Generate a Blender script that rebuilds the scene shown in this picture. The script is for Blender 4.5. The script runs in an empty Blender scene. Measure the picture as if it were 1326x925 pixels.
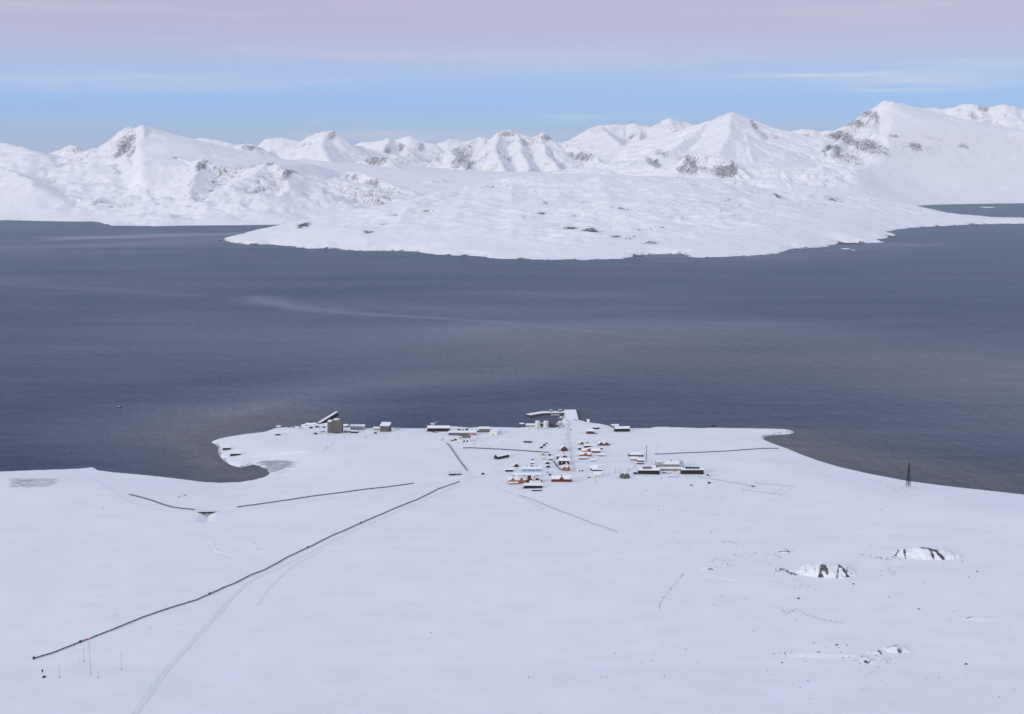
import bpy, bmesh, math, random
import numpy as np
from mathutils import Vector, Matrix

random.seed(7)
scene = bpy.context.scene
col = scene.collection
R = math.radians

# ------------------------------------------------------------------ camera
CAM = np.array([0.0, 0.0, 474.0])
PITCH = R(8.58)
FPX = 1740.0                      # focal length in photograph pixels (photograph 1326 x 925)
cam_data = bpy.data.cameras.new("camera")
cam_data.sensor_width = 36.0
cam_data.lens = FPX / 1326.0 * 36.0
cam_data.clip_start = 1.0
cam_data.clip_end = 200000.0
cam = bpy.data.objects.new("camera", cam_data)
cam.location = CAM
cam.rotation_euler = (R(90) - PITCH, 0, 0)
col.objects.link(cam)
scene.camera = cam

# ------------------------------------------------------------------ light
SUN_ELEV, SUN_AZ = R(15), R(222)          # low sun behind the camera, from the left
world = bpy.data.worlds.new("World")
scene.world = world
world.use_nodes = True
wn, wl = world.node_tree.nodes, world.node_tree.links
wn.clear()

def N(nodes, typ, **kw):
    n = nodes.new(typ)
    for k, v in kw.items():
        setattr(n, k, v)
    return n

out = N(wn, 'ShaderNodeOutputWorld')
sky = N(wn, 'ShaderNodeTexSky', sky_type='NISHITA', sun_disc=False, sun_elevation=SUN_ELEV,
        sun_rotation=SUN_AZ, altitude=400.0, air_density=1.0, dust_density=0.6, ozone_density=2.0)
bg1 = N(wn, 'ShaderNodeBackground'); bg1.inputs['Strength'].default_value = 0.012
wl.new(sky.outputs[0], bg1.inputs['Color'])
# antitwilight: bands of air colour by elevation, the same all round
geo = N(wn, 'ShaderNodeTexCoord')
sep = N(wn, 'ShaderNodeSeparateXYZ'); wl.new(geo.outputs['Generated'], sep.inputs[0])
ramp = N(wn, 'ShaderNodeValToRGB')
ramp.color_ramp.interpolation = 'EASE'
# sine of elevation on a square-root scale gives room to the bands near the horizon
mx = N(wn, 'ShaderNodeMath', operation='MAXIMUM'); mx.inputs[1].default_value = 0.0
sq = N(wn, 'ShaderNodeMath', operation='SQRT')
wl.new(sep.outputs['Z'], mx.inputs[0])

# thin streaks of cloud
mapn = N(wn, 'ShaderNodeMapping'); mapn.inputs['Scale'].default_value = (5.0, 5.0, 95.0)
mapn.inputs['Location'].default_value = (0.3, 0.0, 0.9)
wl.new(geo.outputs['Generated'], mapn.inputs[0])
cn = N(wn, 'ShaderNodeTexNoise'); cn.inputs['Scale'].default_value = 1.0; cn.inputs['Detail'].default_value = 6.0
cn.inputs['Roughness'].default_value = 0.55
wl.new(mapn.outputs[0], cn.inputs['Vector'])
# the bands themselves are a little uneven
un = N(wn, 'ShaderNodeMath', operation='MULTIPLY_ADD'); un.inputs[1].default_value = 0.016
un.inputs[2].default_value = -0.008
wl.new(cn.outputs['Fac'], un.inputs[0])
ad = N(wn, 'ShaderNodeMath', operation='ADD')
wl.new(sep.outputs['Z'], ad.inputs[0]); wl.new(un.outputs[0], ad.inputs[1]); wl.new(ad.outputs[0], mx.inputs[0])
wl.new(mx.outputs[0], sq.inputs[0]); wl.new(sq.outputs[0], ramp.inputs['Fac'])

def s2l(c):
    return tuple((v / 255 / 12.92) if v / 255 <= 0.04045 else ((v / 255 + 0.055) / 1.055) ** 2.4 for v in c)

bands = [(0.0, (154, 175, 208)), (1.0, (143, 173, 212)), (2.2, (131, 170, 217)), (3.3, (147, 171, 212)),
         (4.4, (162, 167, 200)), (5.4, (168, 162, 189)), (8.0, (176, 167, 190)), (16.0, (196, 190, 209)),
         (35.0, (195, 204, 223)), (90.0, (186, 199, 225))]
el = ramp.color_ramp.elements
while len(el) > 1:
    el.remove(el[0])
for i, (deg, c) in enumerate(bands):
    p = math.sqrt(math.sin(R(deg)))
    e = el[0] if i == 0 else el.new(p)
    e.position = p
    e.color = (*s2l(c), 1)
cr = N(wn, 'ShaderNodeMapRange'); cr.inputs['From Min'].default_value = 0.56; cr.inputs['From Max'].default_value = 0.78
cr.inputs['To Max'].default_value = 0.22
wl.new(cn.outputs['Fac'], cr.inputs['Value'])
# named streaks of thin cloud: bearing and height, with their spread
def wmath(op, a, b=None):
    return math_node(wn, wl, op, a, b)
def math_node(nodes, links, op, a, b=None):
    m = N(nodes, 'ShaderNodeMath', operation=op)
    for i, v in enumerate((a, b)):
        if v is None:
            continue
        if isinstance(v, (int, float)):
            m.inputs[i].default_value = v
        else:
            links.new(v, m.inputs[i])
    return m.outputs[0]
bear = wmath('ARCTAN2', sep.outputs['X'], sep.outputs['Y'])
mp2 = N(wn, 'ShaderNodeMapping'); mp2.inputs['Scale'].default_value = (14.0, 14.0, 330.0)
wl.new(geo.outputs['Generated'], mp2.inputs[0])
cn2 = N(wn, 'ShaderNodeTexNoise'); cn2.inputs['Scale'].default_value = 1.0; cn2.inputs['Detail'].default_value = 7.0; cn2.inputs['Roughness'].default_value = 0.6
wl.new(mp2.outputs[0], cn2.inputs['Vector'])
streaks = cr.outputs[0]
for bx, bz, wx_, wz_, amt in ((0.235, 0.0555, 0.085, 0.0020, 0.65), (0.30, 0.0500, 0.06, 0.0050, 0.55), (0.335, 0.0620, 0.05, 0.0030, 0.7), (0.275, 0.0455, 0.04, 0.0016, 0.7),
                              (0.04, 0.0275, 0.025, 0.0012, 0.5), (-0.28, 0.0500, 0.13, 0.0070, 0.55), (-0.08, 0.0135, 0.10, 0.0035, 0.9), (0.02, 0.0700, 0.16, 0.0060, 0.35)):
    gx = wmath('POWER', wmath('DIVIDE', wmath('SUBTRACT', bear, bx), wx_), 2.0)
    gz = wmath('POWER', wmath('DIVIDE', wmath('SUBTRACT', sep.outputs['Z'], bz), wz_), 2.0)
    g = wmath('EXPONENT', wmath('MULTIPLY', wmath('ADD', gx, gz), -1.0))
    g = wmath('MULTIPLY', g, wmath('MULTIPLY', wmath('MAXIMUM', wmath('SUBTRACT', cn2.outputs['Fac'], 0.30), 0.0), amt * 2.2))
    streaks = wmath('ADD', streaks, g)
mixc = N(wn, 'ShaderNodeMix', data_type='RGBA')
mixc.inputs['B'].default_value = (*s2l((204, 204, 220)), 1)
wl.new(wmath('MINIMUM', streaks, 0.75), mixc.inputs['Factor']); wl.new(ramp.outputs['Color'], mixc.inputs['A'])
bg2 = N(wn, 'ShaderNodeBackground'); bg2.inputs['Strength'].default_value = 0.98
wl.new(mixc.outputs['Result'], bg2.inputs['Color'])
addw = N(wn, 'ShaderNodeAddShader')
wl.new(bg1.outputs[0], addw.inputs[0]); wl.new(bg2.outputs[0], addw.inputs[1]); wl.new(addw.outputs[0], out.inputs['Surface'])

sun_data = bpy.data.lights.new("sun", 'SUN')
sun_data.energy = 1.3
sun_data.angle = R(14)
sun_data.color = (1.0, 0.92, 0.86)
sun = bpy.data.objects.new("sun", sun_data)
d = Vector((math.sin(SUN_AZ) * math.cos(SUN_ELEV), math.cos(SUN_AZ) * math.cos(SUN_ELEV), math.sin(SUN_ELEV)))
sun.rotation_euler = d.to_track_quat('Z', 'Y').to_euler()
sun.location = (0, -200, 900)
col.objects.link(sun)

vs = scene.view_settings
vs.view_transform = 'Standard'; vs.look = 'None'; vs.exposure = 0.23; vs.gamma = 1.0; vs.use_curve_mapping = False
scene.cycles.max_bounces = 6
scene.cycles.volume_bounces = 0

# ------------------------------------------------------------------ surveying: sight lines from the viewpoint to the land
def ray(px, py):
    u = (px - 663.0) / FPX
    w = (462.5 - py) / FPX
    return np.array([u, math.cos(PITCH) + w * math.sin(PITCH), -math.sin(PITCH) + w * math.cos(PITCH)])

def at_range(px, py, D):
    r = ray(px, py)
    return CAM + r * (D / r[1])

def at_level(px, py, z=0.0):
    r = ray(px, py)
    return CAM + r * ((z - CAM[2]) / r[2])

# ------------------------------------------------------------------ noise
def _hash(ix, iy, seed):
    h = (ix.astype(np.int64) * 374761393 + iy.astype(np.int64) * 668265263 + seed * 974634777) & 0xFFFFFFFF
    h = ((h ^ (h >> 13)) * 1274126177) & 0xFFFFFFFF
    h = h ^ (h >> 16)
    return h.astype(np.float64) / 4294967296.0 * 2 * np.pi

def perlin(x, y, seed=0):
    x = np.asarray(x, float); y = np.asarray(y, float)
    x0 = np.floor(x); y0 = np.floor(y)
    fx = x - x0; fy = y - y0
    u = fx * fx * fx * (fx * (fx * 6 - 15) + 10); v = fy * fy * fy * (fy * (fy * 6 - 15) + 10)
    def g(i, j):
        a = _hash(x0 + i, y0 + j, seed)
        return np.cos(a) * (fx - i) + np.sin(a) * (fy - j)
    return ((g(0, 0) * (1 - u) + g(1, 0) * u) * (1 - v) + (g(0, 1) * (1 - u) + g(1, 1) * u) * v) * 1.5

def fbm(x, y, octv=4, seed=0, gain=0.5):
    a, t, n = 1.0, 0.0, 0.0
    for i in range(octv):
        t = t + a * perlin(x * 2 ** i, y * 2 ** i, seed + i * 17); n += a; a *= gain
    return t / n

def ridged(x, y, octv=4, seed=0, gain=0.5):
    a, t, n = 1.0, 0.0, 0.0
    for i in range(octv):
        t = t + a * (1 - np.abs(perlin(x * 2 ** i, y * 2 ** i, seed + i * 31))); n += a; a *= gain
    return t / n

def smooth(a, b, x):
    t = np.clip((x - a) / (b - a), 0, 1)
    return t * t * (3 - 2 * t)

def signed_distance(x, y, poly):
    """positive inside"""
    x = np.asarray(x, float); y = np.asarray(y, float)
    best = np.full(x.shape, 1e18); inside = np.zeros(x.shape, bool)
    n = len(poly)
    for i in range(n):
        ax, ay = poly[i]; bx, by = poly[(i + 1) % n]
        ex, ey = bx - ax, by - ay
        t = np.clip(((x - ax) * ex + (y - ay) * ey) / (ex * ex + ey * ey + 1e-12), 0, 1)
        best = np.minimum(best, (x - ax - t * ex) ** 2 + (y - ay - t * ey) ** 2)
        if ay != by:
            c = ((ay > y) != (by > y)) & (x < ex * (y - ay) / (by - ay) + ax)
            inside ^= c
    s = np.sqrt(best)
    return np.where(inside, s, -s)

def line_distance(x, y, pts):
    best = np.full(np.shape(x), 1e18)
    for (ax, ay), (bx, by) in zip(pts[:-1], pts[1:]):
        ex, ey = bx - ax, by - ay
        t = np.clip(((x - ax) * ex + (y - ay) * ey) / (ex * ex + ey * ey + 1e-12), 0, 1)
        best = np.minimum(best, (x - ax - t * ex) ** 2 + (y - ay - t * ey) ** 2)
    return np.sqrt(best)

class Spline2:
    """thin-plate surface through surveyed heights"""
    def __init__(self, pts, reg=0.0):
        P = np.array(pts, float); self.s = 1000.0
        self.c = P[:, :2] / self.s
        n = len(P)
        K = self.k(np.linalg.norm(self.c[:, None] - self.c[None], axis=2)) + reg * np.eye(n)
        A = np.zeros((n + 3, n + 3)); A[:n, :n] = K; A[:n, n] = 1; A[:n, n + 1:] = self.c
        A[n, :n] = 1; A[n + 1:, :n] = self.c.T
        b = np.zeros(n + 3); b[:n] = P[:, 2]
        self.w = np.linalg.solve(A, b)
    @staticmethod
    def k(r):
        return np.where(r > 1e-9, r * r * np.log(np.maximum(r, 1e-9)), 0.0)
    def __call__(self, x, y):
        x = np.asarray(x, float) / self.s; y = np.asarray(y, float) / self.s
        n = len(self.c)
        z = self.w[n] + self.w[n + 1] * x + self.w[n + 2] * y
        for (cx, cy), w in zip(self.c, self.w[:n]):
            z = z + w * self.k(np.sqrt((x - cx) ** 2 + (y - cy) ** 2))
        return z

# ------------------------------------------------------------------ materials
def make_mat(name):
    m = bpy.data.materials.new(name); m.use_nodes = True
    nt = m.node_tree; nt.nodes.clear()
    o = N(nt.nodes, 'ShaderNodeOutputMaterial'); b = N(nt.nodes, 'ShaderNodeBsdfPrincipled')
    nt.links.new(b.outputs[0], o.inputs['Surface'])
    return m, nt.nodes, nt.links, b

def noise_node(nodes, links, scale, detail=4.0, vec_scale=None, rough=0.5, coord=None):
    tc = coord or N(nodes, 'ShaderNodeNewGeometry').outputs['Position']
    n = N(nodes, 'ShaderNodeTexNoise'); n.inputs['Scale'].default_value = scale; n.inputs['Detail'].default_value = detail
    n.inputs['Roughness'].default_value = rough
    if vec_scale:
        mp = N(nodes, 'ShaderNodeMapping'); mp.inputs['Scale'].default_value = vec_scale
        links.new(tc, mp.inputs[0]); tc = mp.outputs[0]
    links.new(tc, n.inputs['Vector'])
    return n

def maprange(nodes, links, src, a, b, c=0.0, d=1.0):
    m = N(nodes, 'ShaderNodeMapRange')
    m.inputs['From Min'].default_value = a; m.inputs['From Max'].default_value = b
    m.inputs['To Min'].default_value = c; m.inputs['To Max'].default_value = d
    links.new(src, m.inputs['Value'])
    return m.outputs[0]

def mix_col(nodes, links, fac, a, b):
    m = N(nodes, 'ShaderNodeMix', data_type='RGBA')
    for key, v in (('Factor', fac), ('A', a), ('B', b)):
        if isinstance(v, (int, float)):
            m.inputs[key].default_value = v
        elif isinstance(v, tuple):
            m.inputs[key].default_value = (*v, 1)
        else:
            links.new(v, m.inputs[key])
    return m.outputs['Result']

def terrain_material(name, rock_scale, bump_scale, bump_dist, rock=(0.075, 0.077, 0.085), rock2=(0.16, 0.15, 0.15),
                     snow=(0.83, 0.83, 0.845)):
    m, nd, lk, b = make_mat(name)
    at = N(nd, 'ShaderNodeAttribute', attribute_name='rock')
    n1 = noise_node(nd, lk, rock_scale, 6.0, (1, 1, 0.35), 0.72)
    v = math_node(nd, lk, 'ADD', at.outputs['Fac'], math_node(nd, lk, 'MULTIPLY', math_node(nd, lk, 'SUBTRACT', n1.outputs['Fac'], 0.5), 1.7))
    fac = maprange(nd, lk, v, 0.36, 0.74)
    n2 = noise_node(nd, lk, rock_scale * 2.3, 3.0)
    rc = mix_col(nd, lk, n2.outputs['Fac'], rock, rock2)
    n3 = noise_node(nd, lk, bump_scale * 0.25, 3.0)
    n5 = noise_node(nd, lk, bump_scale * 0.5, 5.0, (0.7, 1.2, 1), 0.62)
    sc = mix_col(nd, lk, maprange(nd, lk, n3.outputs['Fac'], 0.35, 0.7), snow, tuple(c * 0.95 for c in snow))
    sc = mix_col(nd, lk, maprange(nd, lk, n5.outputs['Fac'], 0.42, 0.72), sc, tuple(c * 0.935 for c in snow))
    wt = N(nd, 'ShaderNodeAttribute', attribute_name='ice')
    n4 = noise_node(nd, lk, rock_scale * 0.8, 5.0, (0.5, 1.4, 1))
    iv = maprange(nd, lk, math_node(nd, lk, 'ADD', wt.outputs['Fac'], math_node(nd, lk, 'MULTIPLY', math_node(nd, lk, 'SUBTRACT', n4.outputs['Fac'], 0.5), 1.3)), 0.4, 0.8)
    sc = mix_col(nd, lk, iv, sc, (0.34, 0.35, 0.40))
    lk.new(mix_col(nd, lk, fac, sc, rc), b.inputs['Base Color'])
    b.inputs['Roughness'].default_value = 0.75
    b.inputs['Specular IOR Level'].default_value = 0.25
    nb = noise_node(nd, lk, bump_scale, 5.0, (1.0, 0.45, 1.0))
    bp = N(nd, 'ShaderNodeBump'); bp.inputs['Strength'].default_value = 0.6; bp.inputs['Distance'].default_value = bump_dist
    lk.new(nb.outputs['Fac'], bp.inputs['Height']); lk.new(bp.outputs[0], b.inputs['Normal'])
    return m

MAT_FAR = terrain_material("far_snow_and_rock", 1 / 20.0, 1 / 60.0, 14.0, rock=(0.12, 0.122, 0.135), rock2=(0.30, 0.295, 0.31), snow=(0.85, 0.845, 0.85))
MAT_ISLE = terrain_material("island_snow_and_rock", 1 / 18.0, 1 / 40.0, 3.0, rock=(0.05, 0.05, 0.055), rock2=(0.13, 0.12, 0.11),
                            snow=(0.85, 0.845, 0.85))
MAT_NEAR = terrain_material("plain_snow", 1 / 5.0, 1 / 16.0, 0.9, rock=(0.045, 0.045, 0.05), rock2=(0.11, 0.105, 0.10))

# ------------------------------------------------------------------ terrain meshes
def heightfield(name, X, Y, Z, mat, attrs=None, keep=None, kind='structure'):
    """X, Y, Z are 2-D arrays; one sheet of quads"""
    ny, nx = X.shape
    co = np.stack([X, Y, Z], -1).reshape(-1, 3)
    idx = np.arange(ny * nx).reshape(ny, nx)
    q = np.stack([idx[:-1, :-1], idx[:-1, 1:], idx[1:, 1:], idx[1:, :-1]], -1).reshape(-1, 4)
    used = None
    if keep is not None:
        k = keep.reshape(-1)
        q = q[k[q].any(1)]
        used = np.unique(q)
        remap = np.full(ny * nx, -1); remap[used] = np.arange(len(used))
        q = remap[q]; co = co[used]
    me = bpy.data.meshes.new(name)
    me.vertices.add(len(co)); me.vertices.foreach_set('co', co.astype(np.float32).ravel())
    me.loops.add(q.size); me.loops.foreach_set('vertex_index', q.astype(np.int32).ravel())
    me.polygons.add(len(q)); me.polygons.foreach_set('loop_start', np.arange(0, q.size, 4, dtype=np.int32))
    me.polygons.foreach_set('loop_total', np.full(len(q), 4, np.int32))
    me.polygons.foreach_set('use_smooth', np.ones(len(q), bool))
    me.update(calc_edges=True)
    for an, av in (attrs or {}).items():
        a = me.attributes.new(an, 'FLOAT', 'POINT')
        v = np.asarray(av, np.float32).reshape(-1)
        a.data.foreach_set('value', v[used] if used is not None else v)
    me.materials.append(mat)
    o = bpy.data.objects.new(name, me); col.objects.link(o)
    if kind:
        o['kind'] = kind
    return o

def slope_of(X, Y, Z):
    gy = np.gradient(Z, axis=0) / np.gradient(Y, axis=0)
    gx = np.gradient(Z, axis=1) / np.gradient(X, axis=1)
    return np.sqrt(gx * gx + gy * gy)

# ---- the near shore: a plain that falls from the mountain foot to the fjord
def plain_level(y):
    y = np.asarray(y, float)
    a = 4 + np.maximum(0, 2300 - y) * 0.03
    a = np.where(y < 1100, 40 + (1100 - y) * 0.08, a)
    return np.where(y < 800, 64 + (np.clip(800 - y, 0, 1600) / 810.0) ** 1.3 * 400, a)

COAST_PX = [(-60, 612), (0, 610), (24, 609), (50, 608), (80, 607), (105, 606), (122, 604), (128, 608), (150, 611), (180, 613.5),
            (210, 616.5), (240, 620), (262, 623), (285, 624.3), (310, 623.5), (328, 620.5), (341, 617), (349, 612), (346, 606),
            (336, 602), (328, 599.5), (321, 601.5), (310, 603.5), (298, 600), (289, 594), (284, 588), (281.5, 583), (282.8, 578.5),
            (279, 574), (273.6, 571), (279, 568.5), (291.7, 565.6), (316.6, 561.5), (341, 558.8), (357, 553), (378, 552), (396, 549),
            (407, 547), (423, 547), (440, 549), (452, 551), (475, 554), (495, 553), (509, 553), (531.5, 554), (552, 554), (568, 552), (585, 551),
            (608, 553), (625, 552), (646, 552.4), (672, 553), (680, 552), (700, 550.5), (712, 549.5), (724.7, 546.5), (729, 541),
            (730, 537), (730.5, 531.3), (745.8, 531.7), (746.2, 541), (761, 546), (778, 548), (792, 551), (804, 553), (816.5, 554), (840, 553.6),
            (848, 551.9), (866, 552.2), (886.5, 552.8), (905, 553.6), (925, 553.2), (961, 553.8), (995, 554.3), (1017, 555), (1027, 556.8), (1029, 558.3), (1022, 560.5),
            (1008, 561.3), (995, 562.2), (989, 565), (989.5, 567.5), (992.7, 569.5), (1005, 574.5), (1022, 580.5), (1040, 588), (1062, 596), (1090, 604.3), (1130, 613.3), (1175, 621.8),
            (1220, 627.8), (1250, 631.2), (1276, 634), (1330, 640), (1400, 647)]
COAST = [tuple(at_level(px, py, 2.5)[:2]) for px, py in COAST_PX]
_l, _r = COAST[0], COAST[-1]
COAST = [(-5000, -9000), (-5000, _l[1] - 150), (-2500, _l[1] - 60)] + COAST + [(2300, _r[1] - 120), (5000, _r[1] - 400), (5000, -9000)]

STREAM = None                     # gully under the little bridge, surveyed below
def near_height(x, y, sd=None, detail=True):
    x = np.asarray(x, float); y = np.asarray(y, float)
    if sd is None:
        sd = signed_distance(x, y, COAST)
    base = plain_level(y)
    und = 1.9 * fbm(x / 240, y / 240, 2, 3) + 0.9 * fbm(x / 90, y / 70, 3, 9)
    und = und * smooth(5, 120, sd)
    inner = 2.5 + np.maximum(sd - 4, 0) * 0.11
    h = np.minimum(base, inner)
    # soft knee where the shore slope meets the plain
    k = 4.0
    h = h - np.maximum(0, k - np.abs(base - inner)) ** 2 / (4 * k)
    bank = np.where(sd < 4, np.maximum(sd, -14) * 0.625, 1e9)
    h = h + und
    if STREAM is not None:
        h = h - 4.6 * np.exp(-(line_distance(x, y, STREAM) / 5.5) ** 2) * smooth(4, 60, sd)
    return np.minimum(h, np.where(sd < 4, bank, 1e9))

def ground_point(px, py):
    """where the sight line through a point of the photograph meets the near shore"""
    r = ray(px, py)
    y = np.linspace(820, 2900, 2600)
    t = y / r[1]
    x = r[0] * t; z = CAM[2] + r[2] * t
    h = np.maximum(near_height(x, y), 0.0)
    i = int(np.argmax(z < h))
    a = (z[i - 1] - h[i - 1]) / ((z[i - 1] - h[i - 1]) - (z[i] - h[i]))
    yy = y[i - 1] + a * (y[i] - y[i - 1])
    return np.array([r[0] * yy / r[1], yy, max(float(near_height(np.array([x[i - 1] + a * (x[i] - x[i - 1])]), np.array([yy]))[0]), 0.0)])

def ground_z(x, y):
    return float(np.maximum(near_height(np.array([x]), np.array([y])), 0)[0])

def poly_ground(pxs):
    return [tuple(ground_point(*p)[:2]) for p in pxs]

_s = [tuple(ground_point(*q)[:2]) for q in ((265.5, 674), (267.5, 668), (267.7, 661.5))]
STREAM = _s

def build_near_shore():
    ys = np.concatenate([np.arange(-300, 760, 45.0), np.arange(780, 1000, 12.0), np.arange(1000, 2500, 4.0)])
    xs = np.concatenate([np.arange(-5000, -1300, 180.0), np.arange(-1240, 1240, 4.0), np.arange(1300, 5001, 180.0)])
    X, Y = np.meshgrid(xs, ys)
    sd = signed_distance(X, Y, COAST)
    Z = near_height(X, Y, sd)
    rock = np.where((sd < 3.2) & (sd > -8), 0.42 + 0.5 * fbm(X / 40, Y / 40, 3, 61), 0.0)
    # bank of bare shingle on the west point and the east hook
    for pxs, amt, w in (([(279, 574), (283, 579), (282, 584), (285, 589)], 0.6, 7),
                        ([(1029, 558.3), (1008, 561.3), (995, 562.2), (989, 565), (990, 568)], 0.45, 9),
                        ([(357, 553), (378, 552), (396, 549), (415, 547)], 0.35, 18)):
        dl = line_distance(X, Y, [tuple(at_level(px, py, 2)[:2]) for px, py in pxs])
        rock = np.maximum(rock, amt * (1 - smooth(w * 0.4, w, dl)))
    ice = np.zeros_like(X)
    bay = poly_ground([(346, 615), (338, 603), (330, 598.5), (345, 596), (368, 595.5), (383, 597.5), (380, 603), (366, 609)])
    ice = np.maximum(ice, smooth(-14, 10, signed_distance(X, Y, bay)) * 0.78)
    ice = np.maximum(ice, (1 - smooth(3, 16, line_distance(X, Y, poly_ground([(383, 597), (381, 603), (371, 610), (362, 612)])))) * 0.45)
    pond = poly_ground([(10, 619), (78, 620.5), (74, 626), (60, 631), (10, 632)])
    ice = np.maximum(ice, smooth(-8, 6, signed_distance(X, Y, pond)) * 0.62)
    # trodden, darker snow round the houses
    for (px, py, rx, ry, amt) in ((737, 600, 30, 110, .20), (842, 611, 40, 60, .15), (600, 562, 40, 90, .22), (433, 563, 16, 40, .30), (745, 545, 10, 50, .25)):
        p = ground_point(px, py)
        ice = np.maximum(ice, amt * np.exp(-((X - p[0]) / (rx * 1.2)) ** 2 - ((Y - p[1]) / ry) ** 2))
    o = heightfield("snow_plain", X, Y, Z, MAT_NEAR, {'rock': rock, 'ice': ice})
    return o
build_near_shore()

# ---- the fjord
def build_water():
    m, nd, lk, b = make_mat("fjord_water")
    at = N(nd, 'ShaderNodeAttribute', attribute_name='slick_sheen')
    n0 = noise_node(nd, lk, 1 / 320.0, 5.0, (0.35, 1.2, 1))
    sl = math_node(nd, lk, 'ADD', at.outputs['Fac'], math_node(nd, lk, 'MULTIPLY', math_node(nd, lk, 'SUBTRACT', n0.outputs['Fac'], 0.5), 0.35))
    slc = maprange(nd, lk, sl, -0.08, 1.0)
    nd.remove(b)
    body = N(nd, 'ShaderNodeBsdfDiffuse'); face = N(nd, 'ShaderNodeBsdfGlossy'); fres = N(nd, 'ShaderNodeFresnel')
    st = N(nd, 'ShaderNodeAttribute', attribute_name='silt_sheen')
    stv = maprange(nd, lk, math_node(nd, lk, 'ADD', st.outputs['Fac'], math_node(nd, lk, 'MULTIPLY', math_node(nd, lk, 'SUBTRACT', n0.outputs['Fac'], 0.5), 0.25)), 0.02, 1.0)
    wc = mix_col(nd, lk, slc, (0.009, 0.028, 0.062), (0.31, 0.29, 0.33))  # slick film, and the pale sheen on the water painted as body colour
    lk.new(mix_col(nd, lk, stv, wc, (0.135, 0.116, 0.108)), body.inputs['Color'])
    lk.new(maprange(nd, lk, slc, 0.0, 0.8, 0.24, 0.42), face.inputs['Roughness'])
    face.inputs['Color'].default_value = (0.76, 0.92, 1.0, 1)
    fres.inputs['IOR'].default_value = 1.333
    mixs = N(nd, 'ShaderNodeMixShader')
    lk.new(math_node(nd, lk, 'MULTIPLY', fres.outputs[0], 0.33), mixs.inputs[0])    # wave slopes hide much of the sky at grazing sight
    lk.new(body.outputs[0], mixs.inputs[1]); lk.new(face.outputs[0], mixs.inputs[2])
    lk.new(mixs.outputs[0], [n for n in nd if n.type == 'OUTPUT_MATERIAL'][0].inputs['Surface'])
    n1 = noise_node(nd, lk, 1 / 18.0, 3.0, (0.9, 0.42, 1)); n1.inputs['Distortion'].default_value = 0.6
    n2 = noise_node(nd, lk, 1 / 60.0, 4.0, (0.5, 1.0, 1))
    h = math_node(nd, lk, 'ADD', math_node(nd, lk, 'MULTIPLY', n1.outputs['Fac'], 1.0), math_node(nd, lk, 'MULTIPLY', n2.outputs['Fac'], 1.6))
    bp = N(nd, 'ShaderNodeBump'); bp.inputs['Strength'].default_value = 1.0; bp.inputs['Distance'].default_value = 6.0
    lk.new(h, bp.inputs['Height']); lk.new(bp.outputs[0], body.inputs['Normal']); lk.new(bp.outputs[0], face.inputs['Normal'])
    ys = np.concatenate([np.array([-1500, 0, 800.0]), np.arange(1500, 4000, 14.0), np.arange(4000, 13000, 50.0), np.array([14000, 30000, 60000.0])])
    xs = np.concatenate([np.array([-60000, -20000, -8000.0]), np.arange(-5500, 5500, 24.0), np.array([8000, 20000, 60000.0])])
    X, Y = np.meshgrid(xs, ys)
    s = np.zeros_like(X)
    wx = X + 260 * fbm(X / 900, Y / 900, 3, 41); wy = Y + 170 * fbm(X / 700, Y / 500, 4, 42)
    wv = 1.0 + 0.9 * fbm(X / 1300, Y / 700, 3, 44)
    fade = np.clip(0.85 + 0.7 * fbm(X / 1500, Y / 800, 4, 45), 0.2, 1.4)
    silt_sheen = np.zeros_like(X)
    def band(pxs, w, amt, mud_sheen=False):  # last flag
        nonlocal s, silt_sheen
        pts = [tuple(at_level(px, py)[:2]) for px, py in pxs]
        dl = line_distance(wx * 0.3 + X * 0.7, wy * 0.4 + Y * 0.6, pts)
        if mud_sheen:
            silt_sheen = np.maximum(silt_sheen, amt * np.exp(-(dl / (w * wv)) ** 1.4))
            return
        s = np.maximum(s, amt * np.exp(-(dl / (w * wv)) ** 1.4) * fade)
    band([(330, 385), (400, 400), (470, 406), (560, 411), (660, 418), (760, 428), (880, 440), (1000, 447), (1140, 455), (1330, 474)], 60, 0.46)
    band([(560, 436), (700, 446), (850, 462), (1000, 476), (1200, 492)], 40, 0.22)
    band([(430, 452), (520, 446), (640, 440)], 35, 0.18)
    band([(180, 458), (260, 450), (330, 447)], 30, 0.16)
    band([(620, 432), (760, 446), (950, 458), (1120, 470), (1330, 488)], 650, 0.42)  # broad mauve sheen on open water, put into the colour
    band([(700, 440), (820, 452), (950, 462), (1100, 478), (1330, 500)], 330, 0.36)  # brighter core of that painted sheen
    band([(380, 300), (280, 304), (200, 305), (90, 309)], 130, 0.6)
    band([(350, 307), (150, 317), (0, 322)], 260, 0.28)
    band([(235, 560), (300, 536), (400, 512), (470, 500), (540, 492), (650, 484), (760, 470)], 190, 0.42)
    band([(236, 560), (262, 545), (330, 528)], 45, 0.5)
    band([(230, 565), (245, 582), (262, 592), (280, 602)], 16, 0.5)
    band([(262, 575), (270, 590), (285, 606), (310, 612), (335, 612)], 60, 0.75, True)
    band([(240, 565), (300, 545), (360, 540)], 70, 0.75, True)
    band([(1000, 566), (1040, 578), (1100, 594), (1180, 612), (1260, 622)], 110, 0.75, True)
    band([(760, 450), (950, 462), (1200, 478)], 400, 0.35, True)  # warm tone of the mid-fjord sheen, painted; no shallows here
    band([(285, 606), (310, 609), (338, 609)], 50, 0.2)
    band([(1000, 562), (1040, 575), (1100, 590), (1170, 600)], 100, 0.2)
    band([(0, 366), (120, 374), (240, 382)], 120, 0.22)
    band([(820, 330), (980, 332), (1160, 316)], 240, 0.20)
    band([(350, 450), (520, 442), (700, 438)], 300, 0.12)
    heightfield("water", X, Y, np.zeros_like(X), m, {'slick_sheen': s, 'silt_sheen': silt_sheen})
build_water()

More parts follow.
